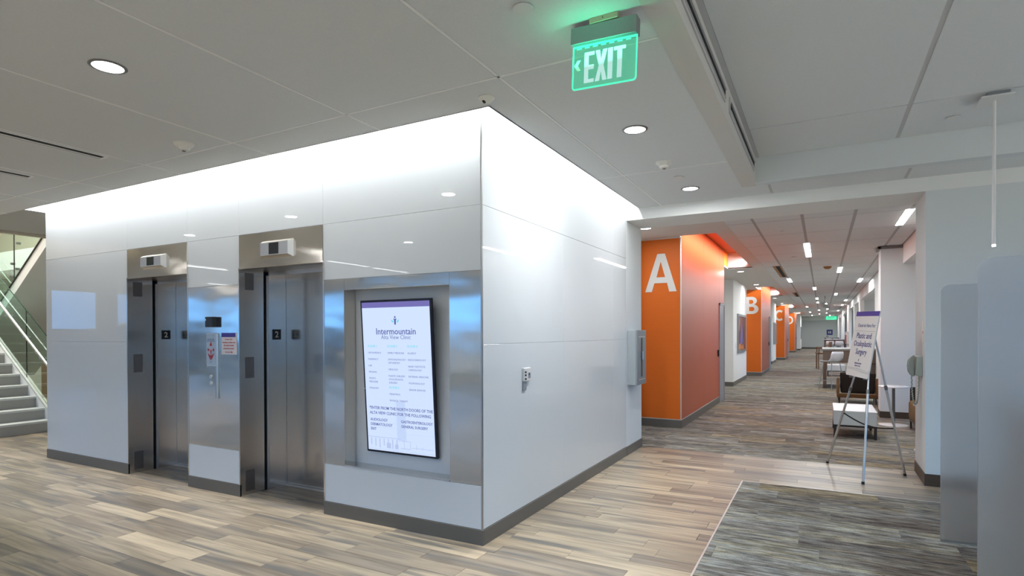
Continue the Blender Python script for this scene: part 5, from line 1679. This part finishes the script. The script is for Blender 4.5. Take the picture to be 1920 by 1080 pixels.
# second flight, rising back over the first
up = thing('upper_flight', 'upper stair flight with bolted glass guard above the lower stairs', 'staircase', (-12.7, 4.75, 2.0))
UO = (-12.7, 4.75, 2.0)
k2 = 0.66
def uz2(x): return 2.34 + (x + 12.62) * k2
def up_plate(x0, x1, y0, y1, d0, d1):
    b = MB(UO); b.prism([(x0, uz2(x0) + d0), (x1, uz2(x1) + d0), (x1, uz2(x1) + d1), (x0, uz2(x0) + d1)], y0, 'y', y1); return b
up_plate(-15.0, -10.84, 4.74, 4.78, -0.13, 0.10).build('stringer', M['cove'], up)
up_plate(-15.0, -10.84, 4.78, 6.0, -0.10, -0.04).build('soffit', M['cove'], up)
for x0, x1 in ((-15.0, -12.53), (-12.52, -10.84)):
    up_plate(x0, x1, 4.725, 4.737, 0.10, 1.25).build('glass_panel', M['stair_glass'], up)
b = MB(UO); b.box(-12.528, -12.522, 4.722, 4.740, uz2(-12.525) + 0.1, uz2(-12.525) + 1.25); b.build('glass_joint', M['frame_dark'], up)
up_plate(-15.0, -10.84, 4.72, 4.74, 0.085, 0.105).build('glass_edge', M['frame_dark'], up)
for x, dz in ((-12.62, 0.22), (-12.40, 0.20), (-12.58, 0.42), (-12.36, 0.62)):
    b = MB(UO); b.cyl((x, 4.70, uz2(x) + dz), (x, 4.76, uz2(x) + dz), 0.022, n=12); b.build('glass_bolt', M['lamp_trim'], up, smooth=True)

# atrium shell around the stairs
mb = MB(); mb.box(-20, XL - 0.02, 7.0, 7.1, 0, 6.6); struct('wall_atrium_back', mb, M['beige'])
mb = MB()
lw = [(-6.2, -5.0), (-4.4, -3.2), (-2.6, -1.4), (-0.8, 0.4)]
prev = FY0
for a, c in lw:
    mb.box(-20.1, -20, prev, a, 0, ZC + 0.1); mb.box(-20.1, -20, a, c, 0, 0.35); mb.box(-20.1, -20, a, c, 2.85, ZC + 0.1); prev = c
mb.box(-20.1, -20, prev, 7.1, 0, ZC + 0.1); mb.box(-20.1, -20, 0.9, 7.1, ZC + 0.1, 6.6)
struct('wall_left', mb, M['beige'])
for a, c in lw:
    area('window_portal', (-20.05, (a + c) / 2, 1.6), (PI / 2, 0, -PI / 2), c - a, 2.5, 1).data.cycles.is_portal = True
mb = MB(); mb.box(-20, -10.72, 0.9, 1.0, ZC, 6.6); mb.box(-10.80, -10.72, 1.0, 7.0, ZC - 0.02, 6.6); struct('wall_atrium_upper', mb, M['beige'])
mb = MB(); mb.box(-20, -10.7, 1.0, 7.1, 6.6, 6.7); struct('ceiling_atrium', mb, M['paint'])
mb = MB(); mb.box(-20, -10.8, 6.1, 7.0, 3.02, 3.45); struct('trim_10', mb, M['cove'])
mb = MB(); mb.box(-17.02, -16.1, 6.95, 7.0, 0, 1.70); struct('trim_11', mb, M['door_brown'])
t = thing('wall_sconce', 'bright wall sconce half hidden behind the elevator core edge', 'wall light', (-16.95, 6.99, 2.12))
b = MB(); b.lathe((0, -0.12, 0), [(0.03, -0.10), (0.16, 0.02), (0.20, 0.18)], 24); b.build('shade', M['lens'], t, smooth=True)
b = MB(); b.box(-0.06, 0.06, -0.06, 0.0, -0.08, 0.08); b.build('back_plate', M['alu'], t)
mb = MB(); mb.box(-17.0, -12.0, 1.6, 5.6, 6.56, 6.6); struct('window_9', mb, mat('added_glow_lens', (0.8, 0.8, 0.8), 0.4, emit=(0.9, 0.97, 1.0), estr=1.2))  # unseen glowing panel added to go with the atrium fill light
area('atrium_fill_light', (-14.5, 3.6, 6.5), (0, 0, 0), 5, 4, 330, (1, 0.97, 0.92))  # fill light added to brighten the stair area

# ================================================================== UNSEEN SIDES OF THE LOBBY (daylight windows behind and right)
mb = MB()
wins = [(-19.6 + 2.35 * k, -19.6 + 2.35 * k + 2.05) for k in range(10)]
prev = FX0
for a, c in wins:
    mb.box(prev, a, FY0 - 0.15, FY0, 0, ZCO + 0.1); mb.box(a, c, FY0 - 0.15, FY0, 0, 0.5); mb.box(a, c, FY0 - 0.15, FY0, 2.62, ZCO + 0.1); prev = c
mb.box(prev, FX1, FY0 - 0.15, FY0, 0, ZCO + 0.1)
struct('wall_back', mb, M['paint'])
mb = MB()
rw = [(-4.6, -1.4), (-0.8, 2.4), (3.0, 6.2)]
prev = FY0
for a, c in rw:
    mb.box(FX1, FX1 + 0.15, prev, a, 0, ZCO + 0.1); mb.box(FX1, FX1 + 0.15, a, c, 0, 0.5); mb.box(FX1, FX1 + 0.15, a, c, 2.62, ZCO + 0.1); prev = c
mb.box(FX1, FX1 + 0.15, prev, YH0, 0, ZCO + 0.1)
struct('wall_right', mb, M['paint'])
for k, (a, c) in enumerate(wins):
    area('window_portal', ((a + c) / 2, FY0 - 0.05, 1.56), (PI / 2, 0, 0), c - a, 2.1, 1).data.cycles.is_portal = True
for k, (a, c) in enumerate(rw):
    area('window_portal', (FX1 + 0.05, (a + c) / 2, 1.56), (PI / 2, 0, PI / 2), c - a, 2.1, 1).data.cycles.is_portal = True
for a, c in ywin:
    area('window_portal', (3.68, (a + c) / 2, 1.62), (PI / 2, 0, PI / 2), c - a, 1.7, 1).data.cycles.is_portal = True
mb = MB(); mb.box(-80, 60, -80, 100, -4.6, -4.5); struct('ground', mb, M['ground'])
M['added_hills'] = mat('added_hill_dark', (0.045, 0.055, 0.065), 0.9)
mb = MB()
hp = [(-79, -4.5)] + [(-79 + 138 * i / 30, 2.4 + 1.3 * math.sin(i * 1.7) + 0.9 * math.sin(i * 0.63 + 1)) for i in range(31)] + [(59, -4.5)]
mb.prism(hp, -79, 'y', -76)
hp = [(-75, -4.5)] + [(-75 + 170 * i / 30, 2.4 + 1.3 * math.sin(i * 1.3) + 0.9 * math.sin(i * 0.7 + 2)) for i in range(31)] + [(95, -4.5)]
mb.prism(hp, -79, 'x', -76); mb.prism(hp, 56, 'x', 59)
struct('added_hills', mb, M['added_hills'])  # unseen ridges added as a dark band for the steel panels to reflect
mb = MB(); mb.box(-10.8, FX1 + 0.15, FY0 - 0.15, 64, 3.75, 3.9); mb.box(-20.1, -10.8, FY0 - 0.15, 7.1, 6.75, 6.9); struct('sun_block_roof', mb, M['paint'])  # unseen slabs added to keep the sun from leaking in above
mb = MB(); mb.box(-20.1, FX1 + 0.15, FY0 - 0.2, FY0 - 0.15, ZCO + 0.05, 3.9); mb.box(FX1 + 0.15, FX1 + 0.2, FY0 - 0.15, 64, ZCO + 0.05, 3.9); mb.box(-20.1, -10.7, 0.85, 0.9, ZC, 6.9); mb.box(-20.1, -8.4, 7.1, 7.15, 0, 6.9)
struct('sun_block_strips', mb, M['paint'])  # unseen upright strips added to close the edges against sun leak
# unseen linear lights: leftmost ones match glass wall streaks, the rest are added fill
for x, y, zl in ((-9.15, -1.75, ZC), (-9.2, -3.2, ZC), (-12.56, -0.6, ZC), (-16.4, -3.9, ZC), (-4.6, -0.6, ZC), (-2.5, -0.6, ZC), (-4.6, -3.6, ZC), (-2.5, -3.6, ZC), (2.45, 2.2, ZCO), (2.45, 4.4, ZCO), (3.7, 3.4, ZCO), (2.45, 0.0, ZCO)):
    t = thing('linear_light', 'out-of-frame linear lobby light, of a set partly streak-matched, partly added fill', 'ceiling light', (x, y, zl), 0, 'lobby linear lights out of frame')
    b = MB(); b.box(-0.05, 0.05, -1.22, 0, -0.006, 0); b.build('lens', M['lens_hot'], t)
    l = bpy.data.lights.new('linear_lamp', 'AREA'); l.shape = 'RECTANGLE'; l.size = 0.09; l.size_y = 1.2; l.energy = 27 if x > 0 else (36 if x > -3 else 14); l.color = (0.60, 0.83, 1.0) if x > 0 else COOL; l.spread = 2.3
    o = bpy.data.objects.new('linear_lamp', l); COL.objects.link(o); o.parent = t; o.location = (0, -0.6, -0.012)
